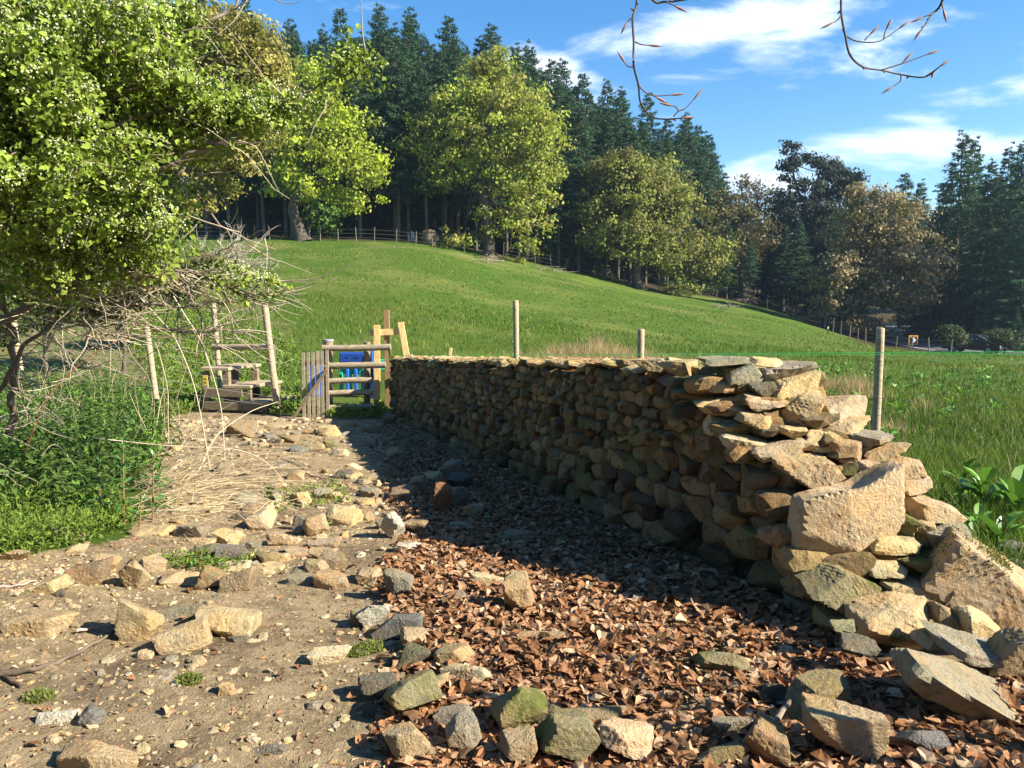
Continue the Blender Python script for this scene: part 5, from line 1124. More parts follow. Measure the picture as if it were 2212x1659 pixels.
# bare grey thorn tangle on the slope
tg = MB(); rb = np.random.RandomState(9)
for k in range(46):
    s0 = np.array(P(470 + rb.uniform(-40, 30), 575 + rb.uniform(-15, 10), 30)); d = unit(np.array([rb.uniform(.1, 1.3), rb.normal(0, .5), rb.uniform(-.15, .8)])); q = [s0]; L_ = rb.uniform(.9, 2.1)
    for j in range(6):
        q.append(q[-1] + d * L_ / 6); d = unit(d + rb.normal(0, .16, 3))
        for _ in range(2):
            d2 = unit(d + rb.normal(0, .6, 3)); e = q[-1] + d2 * rb.uniform(.2, .6); tube_to(tg, [q[-1], (q[-1] + e) / 2 + rb.normal(0, .03, 3), e], [.010, .007, .003], 3, np.array([.42, .38, .30]) * rb.uniform(.7, 1.2), False)
    tube_to(tg, q, np.linspace(.025, .007, 7), 4, np.array([.38, .34, .27]) * rb.uniform(.7, 1.2), False)
tag(tg.build('bare_thorn_bush', MTWIG, None, False, tuple(P(470, 580, 30))), 'tangle of bare grey branches on the slope below the left oak', 'bush')

# ---- conifers
def conifer(seed, H, start, width, col):
    r = np.random.RandomState(seed); wd, ne = MB(), MB(); lean = r.normal(0, .012, 2)
    tr = [(lean[0] * H * t + .05 * math.sin(3 * t + seed), lean[1] * H * t, H * t - .2 * (t == 0)) for t in np.linspace(0, 1, 9)]
    tube_to(wd, tr, np.linspace(.24, .02, 9), 7, (.12, .10, .08))
    for k in range(7):                       # dead snags on the bare stem
        t = r.uniform(.06, max(start, .1)); a = r.uniform(0, 6.28); tube_to(wd, [(0, 0, H * t), (math.cos(a) * 1.2, math.sin(a) * 1.2, H * t - .1)], [.03, .01], 3, (.10, .09, .07), False)
    nb = int(58 * (1 - start)) + 10
    for i in range(nb):
        t = start + (1 - start) * (i / nb) ** .93; zc = H * t; Lb = width * ((1 - t) / (1 - start)) ** .88 * r.uniform(.8, 1.1) + .25
        if i < 4 and start > .2: Lb *= .55 + .1 * i
        m = r.randint(3, 6)
        for a in np.arange(m) * 2 * math.pi / m + r.uniform(0, 6.28):
            a += r.normal(0, .2); L_ = Lb * r.uniform(.62, 1.18); el = .55 * t - .12 + r.normal(0, .08); o = np.array([lean[0] * zc, lean[1] * zc, zc + r.normal(0, .3)])
            h = np.array([math.cos(a), math.sin(a), 0]); q = [o + h * L_ * s + np.array([0, 0, L_ * (math.tan(el) * s - .34 * s * s + .16 * s ** 4)]) for s in (0, .25, .5, .75, 1)]
            tube_to(wd, q, np.linspace(.035, .010, 5), 3, (.09, .075, .055), False); q = np.array(q)
            n = int(10 + L_ * 11); s = r.uniform(.16, 1.0, n); c = np.stack([np.interp(s, (0, .25, .5, .75, 1), q[:, j]) for j in range(3)], 1)
            sgn = np.where(np.arange(n) % 2, 1, -1); side = np.cross(h, [0, 0, 1.]); aa = r.uniform(.5, 1.15, n)[:, None]
            u = unit(h * np.cos(aa) + side * np.sin(aa) * sgn[:, None] + np.array([0, 0, 1.]) * r.normal(-.30, .25, (n, 1))); v = unit(np.cross(u, rand_dirs(n, r, 1.2)))
            ln = (.28 + .36 * L_ * (1.05 - s)) * r.uniform(.6, 1.3, n); ln = np.clip(ln, .3, 1.15)
            rhomb(ne, c, u, v, ln, r.uniform(.07, .15, n), np.array(col) * r.uniform(.65, 1.4, (n, 1)) * (1 + .25 * s[:, None]))
            u2 = unit(u * .4 + np.array([0, 0, -1.])); k = r.rand(n) < .45; rhomb(ne, (c + u * ln[:, None] * .4)[k], u2[k], unit(np.cross(u2, rand_dirs(n, r)))[k], ln[k] * .55, r.uniform(.07, .15, n)[k], np.array(col) * r.uniform(.6, 1.1, (k.sum(), 1)))
            tipc = q[-1:]; rhomb(ne, tipc - h * .25, unit(h[None] + [0, 0, .25]), side[None], np.array([.55]), np.array([.16]), np.array([col]) * 1.2)
    return wd, ne
BLUE = (.062, .122, .056)
variants = []
for sd, H, st, w_ in ((1, 22, .30, 4.9), (2, 22, .36, 4.4), (3, 22, .24, 5.2), (4, 22, .33, 4.5), (5, 20, .04, 5.4), (6, 20, .03, 5.0)):
    wd, ne = conifer(sd, H, st, w_, BLUE); root = empty('conifer_tree', (0, 0, 0)); a = wd.build('trunk', MBARK, root, True); b_ = ne.build('crown', MNEED, root); variants.append((root, a, b_, H))
used = set(); nco = 0
def put_conifer(v, x, y, H, label, group, rz):
    global nco
    root, a, b_, H0 = variants[v]; g = T1(x, y)
    if v in used:
        r2 = root.copy(); bpy.context.collection.objects.link(r2)
        for ch in (a, b_): c = ch.copy(); bpy.context.collection.objects.link(c); c.parent = r2
        root = r2
    used.add(v); nco += 1
    root.location = (x, y, g - .1); root.rotation_euler = (0, 0, rz); s = H / H0; sw = s * rt.uniform(.9, 1.15); root.scale = (sw, sw, s); tag(root, label, 'tree', group)
SKY = [(300,-40),(420,-30),(500,0),(540,30),(625,55),(660,90),(700,70),(745,30),(780,45),(815,18),(850,50),(885,28),(925,70),(960,45),(1010,90),(1057,60),(1085,110),(1110,110),(1145,110),(1185,135),(1210,135),(1250,170),(1290,210),(1310,185),(1350,215),(1400,215),(1440,265),(1490,250),(1530,300),(1560,375),(1590,440)]
sx_, sy_ = zip(*SKY)
for X, Y, z in [(530,8,92),(625,52,96),(700,72,92),(742,28,90),(815,15,93),(885,28,90),(962,42,92),(1057,58,94),(1112,108,98),(1145,106,104),(1185,135,97),(1212,133,104),(1250,168,98),(1312,183,100),(1340,200,106),(1398,213,102),(1436,262,100),(1482,254,96),(1508,275,99),(1532,298,103),(1562,378,98),(1540,340,94)]:
    p = P(X, Y, z); g = T1(p.x, z); put_conifer(rt.randint(0, 4), p.x, z, p.z - g + .5, 'tall dark conifer whose pointed top stands on the skyline of the wood', 'conifers on the skyline', rt.uniform(0, 6.28))
for dz in (5, 8, 12, 16, 21, 27, 34):
    for X in np.arange(430, 1600, 62 - dz * .6):
        X = X + rt.uniform(-18, 18); u = (X - CX) / FOC; z = float(np.interp(u, eu, ez)) + dz + rt.uniform(-1.5, 1.5)
        if X > 1480 and dz < 12: continue
        top = np.interp(X, sx_, sy_) + rt.uniform(6, 75) + (40 if dz < 8 else 0); p = P(X, top, z); g = T1(p.x, z); H = min(p.z - g, 23)
        if H < 7: continue
        put_conifer(rt.randint(0, 4) if dz < 12 or (dz < 18 and rt.rand() < .5) else rt.randint(4, 6), p.x, z, H, 'dark green conifer massed inside the wood below the skyline tops', 'conifers massed in the wood', rt.uniform(0, 6.28))
for X, Y, z, v, lab in [(2085,290,76,4,'tallest dark conifer at the right, left one of its twin tops'),(2112,298,79,5,'dark conifer forming the right one of the twin tops'),(2178,318,80,4,'full conifer between the twin tops and the right edge'),(2215,306,70,5,'dark conifer cut by the right edge of the frame'),
     (2145,345,72,5,'shorter conifer in front of the gap right of the twin tops'),(2040,400,84,4,'conifer with sloping left side below the twin tops'),(1962,372,104,0,'distant small conifer top beside the brown oak'),(1990,392,106,1,'distant conifer just right of the smallest one'),
     (2020,520,82,5,'shaded conifer behind the right edge of the brown oak'),(2195,470,66,4,'lower conifer with long branches at the right edge'),(2280,300,66,4,'conifer outside the right edge'),(2150,690,64,5,'young bushy conifer behind the dark car'),(2200,660,63,4,'young conifer at the right edge above the field'),
     (2060,640,72,4,'small conifer in shade beyond the bend sign')]:
    p = P(X, Y, z); g = T1(p.x, z); put_conifer(v, p.x, z, p.z - g, lab, 'conifers beyond the road', rt.uniform(0, 6.28))
for z in (88, 97, 108, 124):
    for X in np.arange(1580, 2330, 52):
        X = X + rt.uniform(-18, 18); top = np.interp(X, (1580, 1700, 1900, 1960, 2000, 2100, 2330), (450, 470, 440, 430, 430, 380, 380)) + rt.uniform(0, 60); u = (X - CX) / FOC
        
        p = P(X, top, z)
        if ((RC - np.array([p.x, z])) ** 2).sum(1).min() < 25: continue
        g = T1(p.x, z); put_conifer(rt.randint(0, 6), p.x, z, p.z - g, 'dark conifer deep in the shade behind the road', 'conifers deep in shade behind the road', rt.uniform(0, 6.28))

for x, y in [(-16,-10),(-11,-13),(-6,-10),(-2,-13),(3,-10),(8,-12),(13,-10),(18,-13),(-14,-4),(-19,0),(-13,-16),(0,-18),(10,-18)]:      # unseen conifers added behind the camera to block blue sky light
    put_conifer(rt.randint(4, 6), x, y, rt.uniform(14, 18), 'unseen dark conifer added behind the viewpoint to block sky light', 'conifers behind the viewpoint', rt.uniform(0, 6.28))

for lab, base, bl in (('low dark shrub in front of the dark car', (2170,748), [(2170,732,48,18)]), ('dark shrub left of the dark car by the road', (2052,744), [(2052,726,28,22)])):
    broad('shrub', lab, 'shrubs by the road', base, 55.5, bl, [(base[0],base[1],.08),(base[0],base[1]-10,.05)], (.07,.095,.035), 90, 34, .16, .22)

for lab, base, z, bl, col in (('scrubby green bush on the slope under the hawthorn, left one', (90,700), 17, [(90,620,120,60),(20,590,100,60)], (.13,.15,.04)),
      ('brownish scrub with bare stems behind the hanging twigs', (260,680), 19, [(230,620,100,48),(330,600,80,42),(180,660,80,40)], (.22,.18,.08)), ('low bramble bank above the left round post', (380,640), 22, [(390,600,70,34),(440,570,40,24)], (.17,.19,.06)), ('dark ivy-like bush at the far left edge', (-40,720), 14, [(-40,640,90,80),(10,700,60,40)], (.08,.11,.03))):
    broad('shrub', lab, 'scrub on the slope under the hawthorn', base, z, bl + [(base[0], base[1] - 28, 62, 34)], [(base[0],base[1],.05),(base[0],base[1]-30,.03)], col, 230, 34, .085, .18, bark=(.10,.085,.06))
# ---------------------------------------------------------------- timber by the gap at the far end of the wall
rp = np.random.RandomState(71)
def V3(X, Y, z): return np.array(P(X, Y, z))
GREY = (.34, .275, .185); GREYD = (.25, .20, .13)
def log_to(mb, a, b, r, n=12, col=GREY):
    c = curve_pts([a, (np.array(a) + b) / 2 + rp.normal(0, .006, 3), b], 5); tube_to(mb, c, r * (1 + rp.normal(0, .02, len(c))), n, col); 
    for e in (a, b): pass
def post(name, a, b, r, label, group=None, col=(.40, .32, .21), cat='post'):
    mb = MB(); c = curve_pts([a, (np.array(a) + b) / 2 + rp.normal(0, .004, 3), b], 5); rr = np.full(len(c), r) * (1 + rp.normal(0, .012, len(c)))
    d = unit(c[-1] - c[-2]); c = np.vstack([c, c[-1] + d * r * .12, c[-1] + d * r * .2]); rr = np.concatenate([rr, [r * .92, r * .55]]); tube_to(mb, c, rr, 14, col)
    o = mb.build(name, MWOOD, None, True, tuple(c[0])); return tag(o, label, cat, group)
for X, Yt, z, r, lab in [(1902, 710, 8.7, .047, 'round wooden post standing in the grass right of the raked wall end'), (1385, 712, 13.6, .060, 'round wooden post behind the middle of the wall, shorter to see'), (1114, 650, 16.6, .062, 'tall round wooden post behind the far half of the wall')]:
    t = V3(X, Yt, z); g = T1(t[0], z); post('fence_post', (t[0] + .02, z, g - .1), t, r, lab, 'round posts of the fence behind the wall')
# thin wire netting between them
def wires(name, A, hs, label, sag=.02, r=.0022, col=(.22, .22, .20), vert=None):
    mb = MB()
    for h in hs:
        for a, b in zip(A[:-1], A[1:]):
            t = np.linspace(0, 1, 7)[:, None]; q = np.array(a) * (1 - t) + np.array(b) * t; q[:, 2] += h - sag * 4 * (t * (1 - t))[:, 0]; tube_to(mb, q, r, 4, col, False)
    if vert:
        for a, b in zip(A[:-1], A[1:]):
            L_ = np.linalg.norm(np.array(b) - a); 
            for t in np.arange(vert / L_, 1, vert / L_):
                p = np.array(a) * (1 - t) + np.array(b) * t; tube_to(mb, [p + [0, 0, hs[0]], p + [0, 0, hs[-1]]], r * .8, 3, col, False)
    return tag(mb.build(name, MMETAL, None, False, tuple(A[0])), label, 'wire')
def gpt(x, y): return (x, y, T1(x, y))
wires('wire_netting', [gpt(6.9, 1.9), gpt(4.22, 8.7), gpt(2.35, 13.6), gpt(.1, 16.6)], (.12, .27, .42, .6, .8), 'thin wire netting strung along the round posts behind the wall', .01, .0016, vert=.3)

# log rails
zr = 14.4; root = empty('log_rail_barrier', tuple(gpt(V3(750, 890, zr)[0], zr)), 'barrier of five round log rails between the picket panel and the wall', 'fence')
for X0, X1, Y, d in ((697, 844, 751, 14), (700, 833, 789.5, 14), (708, 804, 823, 13), (712, 806, 849, 13), (712, 804, 880.5, 13.5)):
    mb = MB(); log_to(mb, V3(X0, Y + 1, zr), V3(X1, Y - 1.5, zr), d / 2 * zr / FOC, 14, np.array(GREY) * rp.uniform(.9, 1.1)); mb.build('rail', MWOOD, root, True)
for X, Yt, Yb, r in ((709, 737, 895, .095), (793, 738, 885, .062)):
    mb = MB(); t = V3(X, Yt, zr + .17); b_ = V3(X, Yb, zr + .17); log_to(mb, b_, t, r, 12, GREYD)
    if X == 709: tube_to(mb, [t, t + [0, 0, .035]], r * 1.1, 14, (.33, .35, .37))
    mb.build('post', MWOOD, root, True)
# picket panel
zk = 14.05; root = empty('picket_panel', tuple(gpt(V3(680, 900, zk)[0], zk)), 'upright grey picket panel propped by a diagonal brace', 'gate'); m_ = zk / FOC
for X0, X1, Yt in ((652, 659.5, 762), (663, 669.8, 761), (673, 680, 760), (683.5, 690.5, 758.5), (692.8, 699.5, 757.5), (703.5, 710.5, 757)):
    mb = MB(); t = V3((X0 + X1) / 2 - 1, Yt, zk); b_ = V3((X0 + X1) / 2 + 1.5, 903, zk); b_[2] = min(b_[2], T1(b_[0], zk) + .03)
    box_to(mb, (t + b_) / 2, ((X1 - X0) * m_, .022, t[2] - b_[2]), rotm(0, math.atan2(t[0] - b_[0], t[2] - b_[2]), 0), .004, np.array((.33, .27, .19)) * rp.uniform(.85, 1.12)); mb.build('pale', MWOOD, root)
for Y in (785, 880):
    mb = MB(); a, b_ = V3(652, Y, zk + .045), V3(711, Y - 1, zk + .045); box_to(mb, (a + b_) / 2, (b_[0] - a[0], .05, .07), None, .005, GREYD); mb.build('rail', MWOOD, root)
a, b_ = V3(634, 902, zk - .22), V3(706, 798, zk - .05); mb = MB(); d = b_ - a; box_to(mb, (a + b_) / 2, (np.linalg.norm(d), .05, .085), frame(d, (0, -1, 0)) , .006, (.17, .125, .075)); mb.build('brace', MWOOD, root)
# step stile
xs0 = V3(459, 888, 15.0); gz0 = T1(xs0[0] + .7, 15.0); root = empty('step_stile', (xs0[0] + .7, 15.0, gz0), 'wooden step stile of three treads stepping down to the right', 'stile')
Rz = rotm(0, 0, R(-8))
def sb(part, x, y, z, sx, sy, sz, k=1.0):
    mb = MB(); c = Rz @ np.array([x - .7, y, 0]) + np.array([xs0[0] + .7, 15.0, gz0 + z]); box_to(mb, c, (sx, sy, sz), Rz, .008, np.array((.34, .27, .18)) * rp.uniform(.88, 1.08) * k); mb.build(part, MWOOD, root)
for x0, zt in ((.28, .86), (.72, .52), (1.06, .22)):
    for j, yo in enumerate((-.36, -.12, .12, .36)): sb('tread', x0 + .07 * j + .02, yo, zt, .58, .225, .06, 1.12)
    for j, yo in ((0, -.38), (3, .38)):
        for xo in (-.22, .22): sb('riser', x0 + .07 * j + xo, yo, zt / 2 - .03, .13, .10, zt - .06, .62)
for zt, L_ in ((.14, 1.3), (.40, .8)): sb('beam', .05 + L_ / 2, -.44, zt, L_, .07, .16, .55)
mb = MB(); c = Rz @ np.array([.12 - .7, -.50, 0]) + np.array([xs0[0] + .7, 15.0, gz0 + .64]); box_to(mb, c, (.10, .008, .20), Rz, 0, (.75, .60, .08))
for dz_ in (-.04, .03): box_to(mb, c + [0, -.006, dz_], (.055, .006, .012), Rz @ rotm(0, .5, 0), 0, (.08, .08, .05))
mb.build('waymark', MPLAS, root)
post('stile_post', V3(602, 900, 14.5), V3(571, 652, 14.5), .064, 'tall leaning round post at the right of the step stile', 'tall posts of the stile')
post('stile_post', V3(477, 850, 15.7), V3(461, 656, 15.7), .052, 'thinner tall round post behind the step stile', 'tall posts of the stile')
mb = MB(); log_to(mb, V3(460, 750, 15.1), V3(584, 749, 14.62), .062, 14, (.36, .29, .19)); tag(mb.build('hand_rail', MWOOD, None, True, tuple(V3(460, 750, 15.1))), 'round log rail fixed across the two tall stile posts', 'rail')
post('fence_post', V3(337, 862, 13.2), V3(316, 705, 13.2), .052, 'round post behind the hanging canes left of the stile', 'round posts of the fence under the bushes')
post('fence_post', V3(44, 800, 13.0), V3(28, 685, 13.0), .050, 'round post in the undergrowth at the far left', 'round posts of the fence under the bushes')
post('fence_post', V3(592, 800, 15.9), V3(590, 745, 15.9), .045, 'dark stub of a post behind the tall leaning one', 'round posts of the fence under the bushes', (.14, .12, .09))
A = [V3(40, 800, 13), V3(334, 858, 13.2), V3(600, 897, 14.5), V3(652, 903, 14.1)]
wires('fence_wires', A, (.18, .36, .56, .78, 1.0), 'slack wires running from the left posts past the stile to the picket panel', .03, .0022, (.30, .28, .25))
# batter frame of new sawn timber
zb = 15.3; mz = zb / FOC; root = empty('batter_frame', tuple(gpt(V3(840, 890, zb)[0], zb)), 'frame of new orange sawn timber standing at the far end of the wall', 'frame')
for X0, Yt, X1, Yb, w_, dy, col in ((814, 702, 815, 885, 13.5, 0, (.80, .53, .22)), (865.5, 696, 884, 800, 13, 0, (.82, .55, .24))):
    t, b_ = V3(X0, Yt, zb), V3(X1, Yb, zb); mb = MB(); box_to(mb, (t + b_) / 2, (w_ * mz, .03, np.linalg.norm(t - b_)), rotm(0, math.atan2(t[0] - b_[0], t[2] - b_[2]), 0), .003, col); mb.build('upright', MSAWN, root)
a, b_ = V3(798.6, 719, zb + .04), V3(863, 716, zb + .04); mb = MB(); box_to(mb, (a + b_) / 2, (b_[0] - a[0], .03, 13.5 * mz), rotm(0, -.04, 0), .003, (.72, .48, .20)); mb.build('crossbar', MSAWN, root)
t, b_ = V3(838, 670, zb + .12), V3(836, 885, zb + .12); mb = MB(); box_to(mb, (t + b_) / 2, (12 * mz, .075, t[2] - b_[2]), None, .004, (.30, .19, .09)); mb.build('stake', MSAWN, root)
mb = MB(); p = V3(973, 762, 12.6); box_to(mb, p, (.05, .05, .16), rotm(0, .15, 0), .004, (.60, .42, .2)); tag(mb.build('wooden_peg', MSAWN, None, False, tuple(p)), 'short sawn peg sticking up from the top of the far wall', 'peg')
# blue and green plastic
zp = 16.6; mp_ = zp / FOC; root = empty('plastic_play_unit', tuple(gpt(V3(770, 880, zp)[0], zp)), 'blue and green slatted plastic play unit seen through the log rails', 'play unit')
BL, DBL, GN = (.02, .13, .58), (.014, .04, .14), (.03, .45, .30)
def pb(part, X0, X1, Y0, Y1, z, th, col, bev=.012):
    a, b_ = V3(X0, Y0, z), V3(X1, Y1, z); mb = MB(); box_to(mb, (a + b_) / 2, (abs(b_[0] - a[0]), th, abs(a[2] - b_[2])), None, bev, col); return mb.build(part, MPLAS, root)
hd = pb('top_panel', 734, 806, 761, 783, zp, .25, (.015, .06, .28), .03)
for X in (748, 766, 771): mb = MB(); q = V3(X, 773, zp - .13); tube_to(mb, [q, q + [0, .01, 0]], .018, 10, (.005, .01, .03)); mb.build('hole', MPLAS, hd)
pb('lower_panel', 733, 792, 858, 882, zp, .25, DBL, .03); pb('side_frame', 797, 811, 764, 884, zp - .1, .10, DBL); pb('side_frame', 806, 816, 795, 812, zp - .16, .12, BL); pb('side_frame', 802, 806, 757, 796, zp - .16, .08, BL)
[pb('blue_slat', X, X + 6, 782, 880, zp, .1, BL) for X in (655, 667, 679, 690)]
pb('green_panel', 736, 792, 793, 808, zp + .1, .05, GN); pb('green_panel', 812, 834, 776, 800, zp + .3, .05, GN); pb('green_panel', 804, 811, 876, 886, zp, .05, (.25, .75, .6))
for X in (737, 756, 784): pb('green_bar', X - 5, X + 5, 800, 846, zp + .02, .06, GN, .015)
for X in (751, 769, 789): pb('blue_bar', X - 4.2, X + 4.2, 797, 846, zp - .1, .07, BL, .015)
pb('yellow_strip', 775, 780, 859, 876, zp - .14, .02, (.75, .42, .03), .004)

# string lines along the wall
for off, h0, h1, lab in ((.56, 1.292, None, 'bright green builder\'s line, upper one, stretched along the field side of the wall'), (-.07, 1.30, None, 'bright green builder\'s line, lower one, stretched along the path side of the wall')):
    c = 2.87 + off / .94; z1, z0 = 15.25, 2.15; e1 = EYE - math.tan(R(4.84)) * 15; pts_ = []
    for t in np.linspace(0, 1, 30):
        z = z0 + (z1 - z0) * t; h = 1.37 - .068 * 0 + 0; e = np.interp(z, (z0, 15.25), (h0 + .085, e1)); pts_.append((c - .361 * z, z, e))
    mb = MB(); tube_to(mb, pts_, .0017, 5, (.05, .85, .12)); tag(mb.build('string_line', MPLAS, None, False, pts_[0]), lab, 'string', 'string lines over the wall')
    g = T1(pts_[0][0], z0); mb = MB(); box_to(mb, (pts_[0][0], z0 - .02, (g + pts_[0][2]) / 2), (.045, .03, pts_[0][2] - g + .15), None, .003, (.55, .38, .18)); tag(mb.build('wooden_stake', MSAWN, None, False, (pts_[0][0], z0, g)), 'sawn stake holding the near end of a green line outside the frame', 'stake', 'stakes of the string lines')

# fences along the wood and the road
def far_fence(cols, label, hgt=1.15, dn=0):
    q0 = None; pts_ = []
    for X in cols:
        u = (X - CX) / FOC; z = float(np.interp(u, eu, ez)) + dn; x = u * z; pts_.append((x, z, T1(x, z)))
    root = empty('wire_fence', pts_[0], label, 'fence')
    for x, y, z in pts_:
        mb = MB(); lx, ly = rp.normal(0, .06, 2); tube_to(mb, [(x, y, z - .2), (x + lx, y + ly, z + hgt * rp.uniform(.9, 1.12))], [.045, .04], 6, np.array((.16, .14, .11)) * rp.uniform(.6, 1.25)); mb.build('post', MWOOD, root, True)
    for h in (.35, .7, 1.02):
        mb = MB()
        for a, b_ in zip(pts_[:-1], pts_[1:]): tube_to(mb, [np.array(a) + [0, 0, h], np.array(b_) + [0, 0, h]], .010, 3, (.16, .15, .14), False)
        mb.build('wire', MMETAL, root)
far_fence(np.arange(440, 1075, 38) + rp.uniform(-8, 8, 17), 'weathered post and wire fence along the foot of the conifer wood')
far_fence(np.arange(1085, 1640, 33) + rp.uniform(-7, 7, 17), 'post and wire fence running downhill behind the round oak', 1.15, 2.2)
far_fence([1655, 1680, 1700, 1712, 1730, 1745, 1765, 1780, 1798, 1815, 1835, 1853, 1870, 1900, 1935, 1968, 2010, 2055], 'old leaning post and wire fence between the field and the road', 1.2, .6)
# pale broken stumps by the fence, brushwood
for X, Y, lean, lab in ((892, 522, .1, 'broken pale stump by the fence'), (1604, 92, 0, ''),):
    if not lab: continue
    p = hit(X, Y); mb = MB()
    for k in range(4): b_ = np.array(p) + [k * .22 - .3, rp.normal(0, .1), -.1]; tube_to(mb, [b_, b_ + [rp.normal(0, .08), 0, rp.uniform(.7, 1.3)]], [.12, .07], 6, (.50, .45, .38))
    tag(mb.build('broken_stump', MBARK, None, True, tuple(p)), 'cluster of pale broken stump ends in front of the wood fence', 'stump')
p = hit(928, 528); D, F = ICO[3]; V = D * [.75, .6, .9] * (1 + waves(D, 5, .15, rp)[:, None]) + np.array(p) + [0, 0, .5]; mb = MB(); mb.add(V, F, (.11, .09, .06)); tag(mb.build('tree_stump', MBARK, None, True, tuple(p)), 'thick dark tree stump by the fence left of the large oak', 'stump')
for X, Y, n, sp_, lab in ((1614, 655, 90, 1.6, 'heap of brushwood under the trees at the far corner of the field'), (1568, 668, 22, 1.0, 'small pile of pale branches on the grass below the brushwood heap'), (1060, 568, 26, 1.6, 'fallen sticks lying around the foot of the large oak'), (1190, 588, 26, 1.6, 'dead branches along the fence downhill of the large oak')):
    p = np.array(hit(X, Y)); mb = MB()
    for k in range(n):
        c = p + rp.normal(0, 1, 3) * [sp_ * .55, sp_ * .4, .14] + [0, 0, .25]; d = rand_dirs(1, rp)[0] * [1, 1, .28] * rp.uniform(.3, .9); tube_to(mb, [c - d, c + rp.normal(0, .05, 3), c + d], [.03, .025, .012], 4, np.array((.25, .20, .15)) * rp.uniform(.6, 1.5), False)
    tag(mb.build('brushwood', MBARK, None, False, tuple(p)), lab, 'brushwood', 'dead wood at the edges of the field')
p = hit(1788, 722); mb = MB(); box_to(mb, np.array(p) + [0, 0, .3], (.11, .06, .7), None, .01, (.06, .07, .05)); r_ = mb.build('marker_post', MPLAS, None, False, tuple(p)); tag(r_, 'short dark marker post with a pale yellow top near the fence', 'post')
mb = MB(); box_to(mb, np.array(p) + [0, -.034, .52], (.10, .004, .16), None, 0, (.75, .7, .3)); mb.build('marker_plate', MPLAS, r_)

# ---------------------------------------------------------------- the road, its sign and the cars
t = np.gradient(RC, axis=0); t = unit(t); nrm = np.stack([-t[:, 1], t[:, 0]], 1)
def strip(name, o0, o1, dz, mat, kind='structure', dash=None):
    a, b_ = RC + nrm * o0, RC + nrm * o1; n = len(RC); V = np.concatenate([np.c_[a, np.full(n, RZ + dz)], np.c_[b_, np.full(n, RZ + dz)]]); i = np.arange(n - 1)
    if dash: i = i[(i % 4) < 2]
    return tag(mk(name, V, np.stack([i, i + n, i + n + 1, i + 1], 1), mat, tint=np.array((.6, .6, .58))), kind=kind)
ma, N, L, b = new_mat('asphalt'); g_ = N.new('ShaderNodeNewGeometry'); n_ = noise(N, L, g_.outputs['Position'], .8, 6, .7); L.new(mix(N, L, rng_(N, L, n_, .3, .7), (.055, .055, .056), (.085, .085, .083)), b.inputs['Base Color']); b.inputs['Roughness'].default_value = .75
strip('road', -3.1, 3.1, .05, ma); MLINE = tint_mat('road_paint', .6)
strip('road_marking', -2.85, -2.70, .056, MLINE); strip('road_marking', 2.70, 2.85, .056, MLINE); strip('road_marking', -.06, .06, .056, MLINE, dash=True)
# bend sign
zs = 56.5; c = V3(1973, 735, zs); g = T1(c[0], zs); root = empty('chevron_sign', (c[0], zs, g), 'square bend sign, white arrowhead on black in an amber frame', 'sign'); m_ = zs / FOC; w_ = 17 * m_; 
mb = MB(); box_to(mb, c + [0, .02, 0], (w_ + .1, .03, w_ + .14), None, .004, (.72, .33, .03)); mb.build('frame', MPLAS, root)
mb = MB(); box_to(mb, c, (w_ - .08, .014, w_ - .04), None, 0, (.012, .012, .012)); pl_ = mb.build('plate', MPLAS, root)
h = w_ * .40; k = w_ * .20
V = [(-.30 * w_, h), (-.30 * w_ + k * 1.5, h), (.33 * w_, 0), (-.30 * w_ + k * 1.5, -h), (-.30 * w_, -h), (.33 * w_ - k * 1.5, 0)]
V = np.array([(c[0] + x, c[1] + y, c[2] + z) for y in (-.016, -.010) for x, z in V]); F = [[0, 1, 2, 5], [5, 2, 3, 4], [6, 11, 8, 7], [11, 10, 9, 8]] + [[i, i + 6, (i + 1) % 6 + 6, (i + 1) % 6] for i in range(6)]
mk('arrowhead', V, np.array(F), MPLAS, pl_, np.array((.85, .85, .85)))
mb = MB(); tube_to(mb, [(c[0], zs + .06, g - .1), (c[0], zs + .06, c[2] + .2)], .05, 8, (.32, .33, .34)); mb.build('post', MMETAL, root, True)
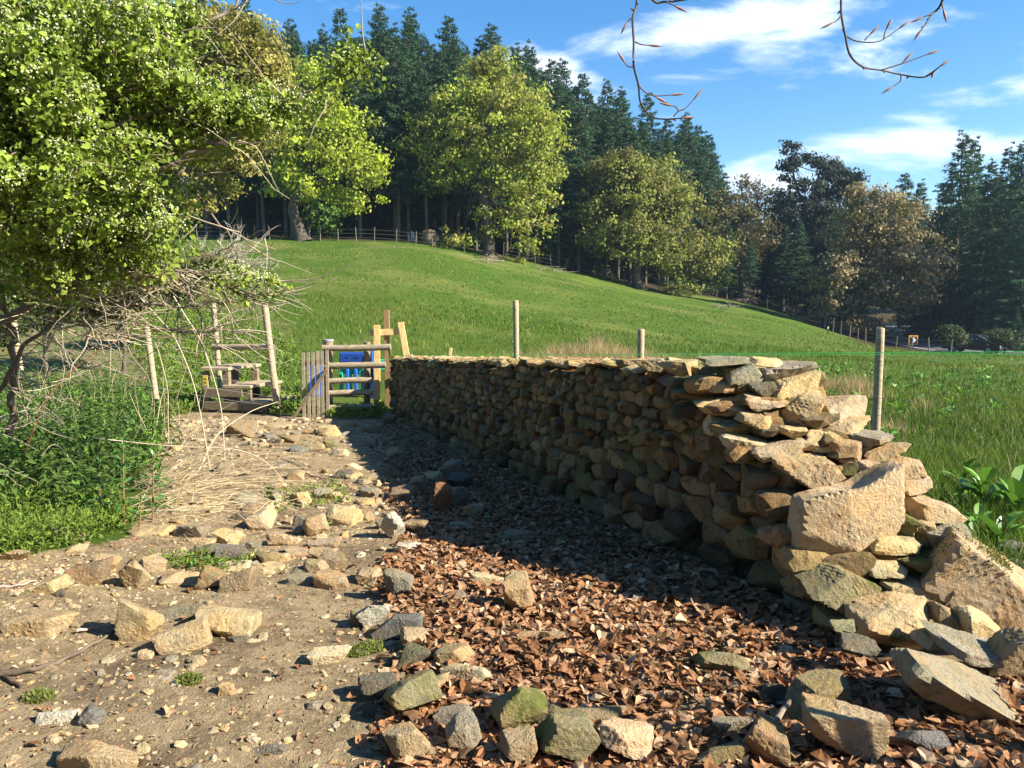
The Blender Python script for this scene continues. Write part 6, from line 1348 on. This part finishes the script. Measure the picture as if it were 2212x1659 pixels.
# cars
def car(loc, rz, col, label):
    root = empty('parked_car' if False else 'car', (0, 0, 0), label, 'car', 'cars on the road')
    prof = [(-2.05, .32), (-2.1, .62), (-2.02, .86), (-1.75, .95), (1.05, .95), (1.75, .82), (2.05, .68), (2.1, .45), (2.0, .28)]
    def prism(pts_, w0, w1=None, inset=None):
        n = len(pts_); V = []
        for s in (-1, 1):
            for (x, z) in pts_: ww = w0 / 2 if w1 is None else np.interp(z, (pts_[0][1], max(p[1] for p in pts_)), (w0 / 2, w1 / 2)); V.append((x, s * ww, z))
        F4 = [[i, (i + 1) % n, (i + 1) % n + n, i + n] for i in range(n)]; F3 = []
        for s in (0, n):
            for i in range(1, n - 1): F3.append([s, s + i, s + i + 1] if s else [s, s + i + 1, s + i])
        return np.array(V, float), [np.array(F4), np.array(F3)]
    def addp(mb, pts_, w0, w1, tint, off=0):
        V, Fs = prism(pts_, w0, w1); n0 = mb.n; mb.V.append(V); mb.n += len(V); mb.T.append(np.tile(np.array(tint), (len(V), 1)))
        for f in Fs: mb.F.setdefault(f.shape[1], []).append(f + n0)
    mb = MB(); addp(mb, prof, 1.74, None, col); addp(mb, [(-1.75, .94), (-1.45, 1.40), (-1.2, 1.46), (.2, 1.46), (.45, 1.40), (1.12, .94)], 1.70, 1.30, col); mb.build('body', MPAINT, root)
    G = (.02, .03, .04)
    for nm, pts_ in (('side_window', [(-1.35, 1.0), (-1.2, 1.34), (-.42, 1.36), (-.42, 1.0)]), ('side_window', [(-.34, 1.0), (-.34, 1.36), (.22, 1.35), (.85, 1.0)])):
        mb = MB(); addp(mb, pts_, 1.705, 1.40, G); mb.build(nm, MPLAS, root)
    mb = MB(); q = np.array([(1.10, -.72, .98), (1.10, .72, .98), (.52, .58, 1.38), (.52, -.58, 1.38)]); q2 = q - [.05, 0, .02]; mb.add(np.vstack([q + [.02, 0, .02], q2]), np.array([[0, 1, 2, 3], [7, 6, 5, 4], [0, 4, 5, 1], [2, 6, 7, 3], [1, 5, 6, 2], [3, 7, 4, 0]]), (.10, .14, .18)); mb.build('windscreen', MPLAS, root)
    mb = MB(); q = np.array([(-1.76, -.7, 1.0), (-1.76, .7, 1.0), (-1.49, .56, 1.36), (-1.49, -.56, 1.36)]); mb.add(np.vstack([q - [.02, 0, -.01], q + [.04, 0, 0]]), np.array([[3, 2, 1, 0], [4, 5, 6, 7], [1, 5, 4, 0], [3, 7, 6, 2]]), G); mb.build('rear_window', MPLAS, root)
    for s in (-1, 1):
        mb = MB(); box_to(mb, (2.02, s * .62, .66), (.12, .34, .14), None, .03, (.85, .87, .9)); mb.build('headlight', MPLAS, root)
        for x in (-1.3, 1.3):
            mb = MB(); tube_to(mb, [(x, s * .72, .32), (x, s * .89, .32)], .32, 18, (.015, .015, .015)); wl = mb.build('wheel', MPLAS, root); mb = MB(); tube_to(mb, [(x, s * .885, .32), (x, s * .90, .32)], .19, 12, (.4, .4, .42)); mb.build('rim', MPAINT, wl)
        mb = MB(); box_to(mb, (.75, s * .95, 1.0), (.14, .16, .12), None, .03, col); mb.build('mirror', MPAINT, root)
    mb = MB(); box_to(mb, (2.09, 0, .42), (.05, 1.1, .2), None, .01, (.02, .02, .02)); mb.build('grille', MPLAS, root)
    root.location = loc; root.rotation_euler = (0, 0, rz)
car((36.3, 59.5, RZ + .05), R(-52), (.03, .032, .035), 'dark car passing behind the grass at the right')
i = int(np.argmin(abs(RC[:, 1] - 93))); car((RC[i, 0] - 2.6, RC[i, 1], RZ + .05), math.atan2(-t[i, 1], -t[i, 0]), (.45, .47, .5), 'silver car coming down the road under the brown oak')
# ---------------------------------------------------------------- the air
hz = bpy.data.materials.new('air'); hz.use_nodes = True; N, L = hz.node_tree.nodes, hz.node_tree.links
for n in list(N):
    if n.type != 'OUTPUT_MATERIAL': N.remove(n)
vo = N.new('ShaderNodeVolumePrincipled'); vo.inputs['Color'].default_value = (.55, .75, 1, 1); vo.inputs['Density'].default_value = .00034; vo.inputs['Anisotropy'].default_value = .35
L.new(vo.outputs[0], N['Material Output'].inputs['Volume'])
mb = MB(); box_to(mb, (0, 60, 18), (1100, 1000, 90)); tag(mb.build('haze', hz), kind='stuff')
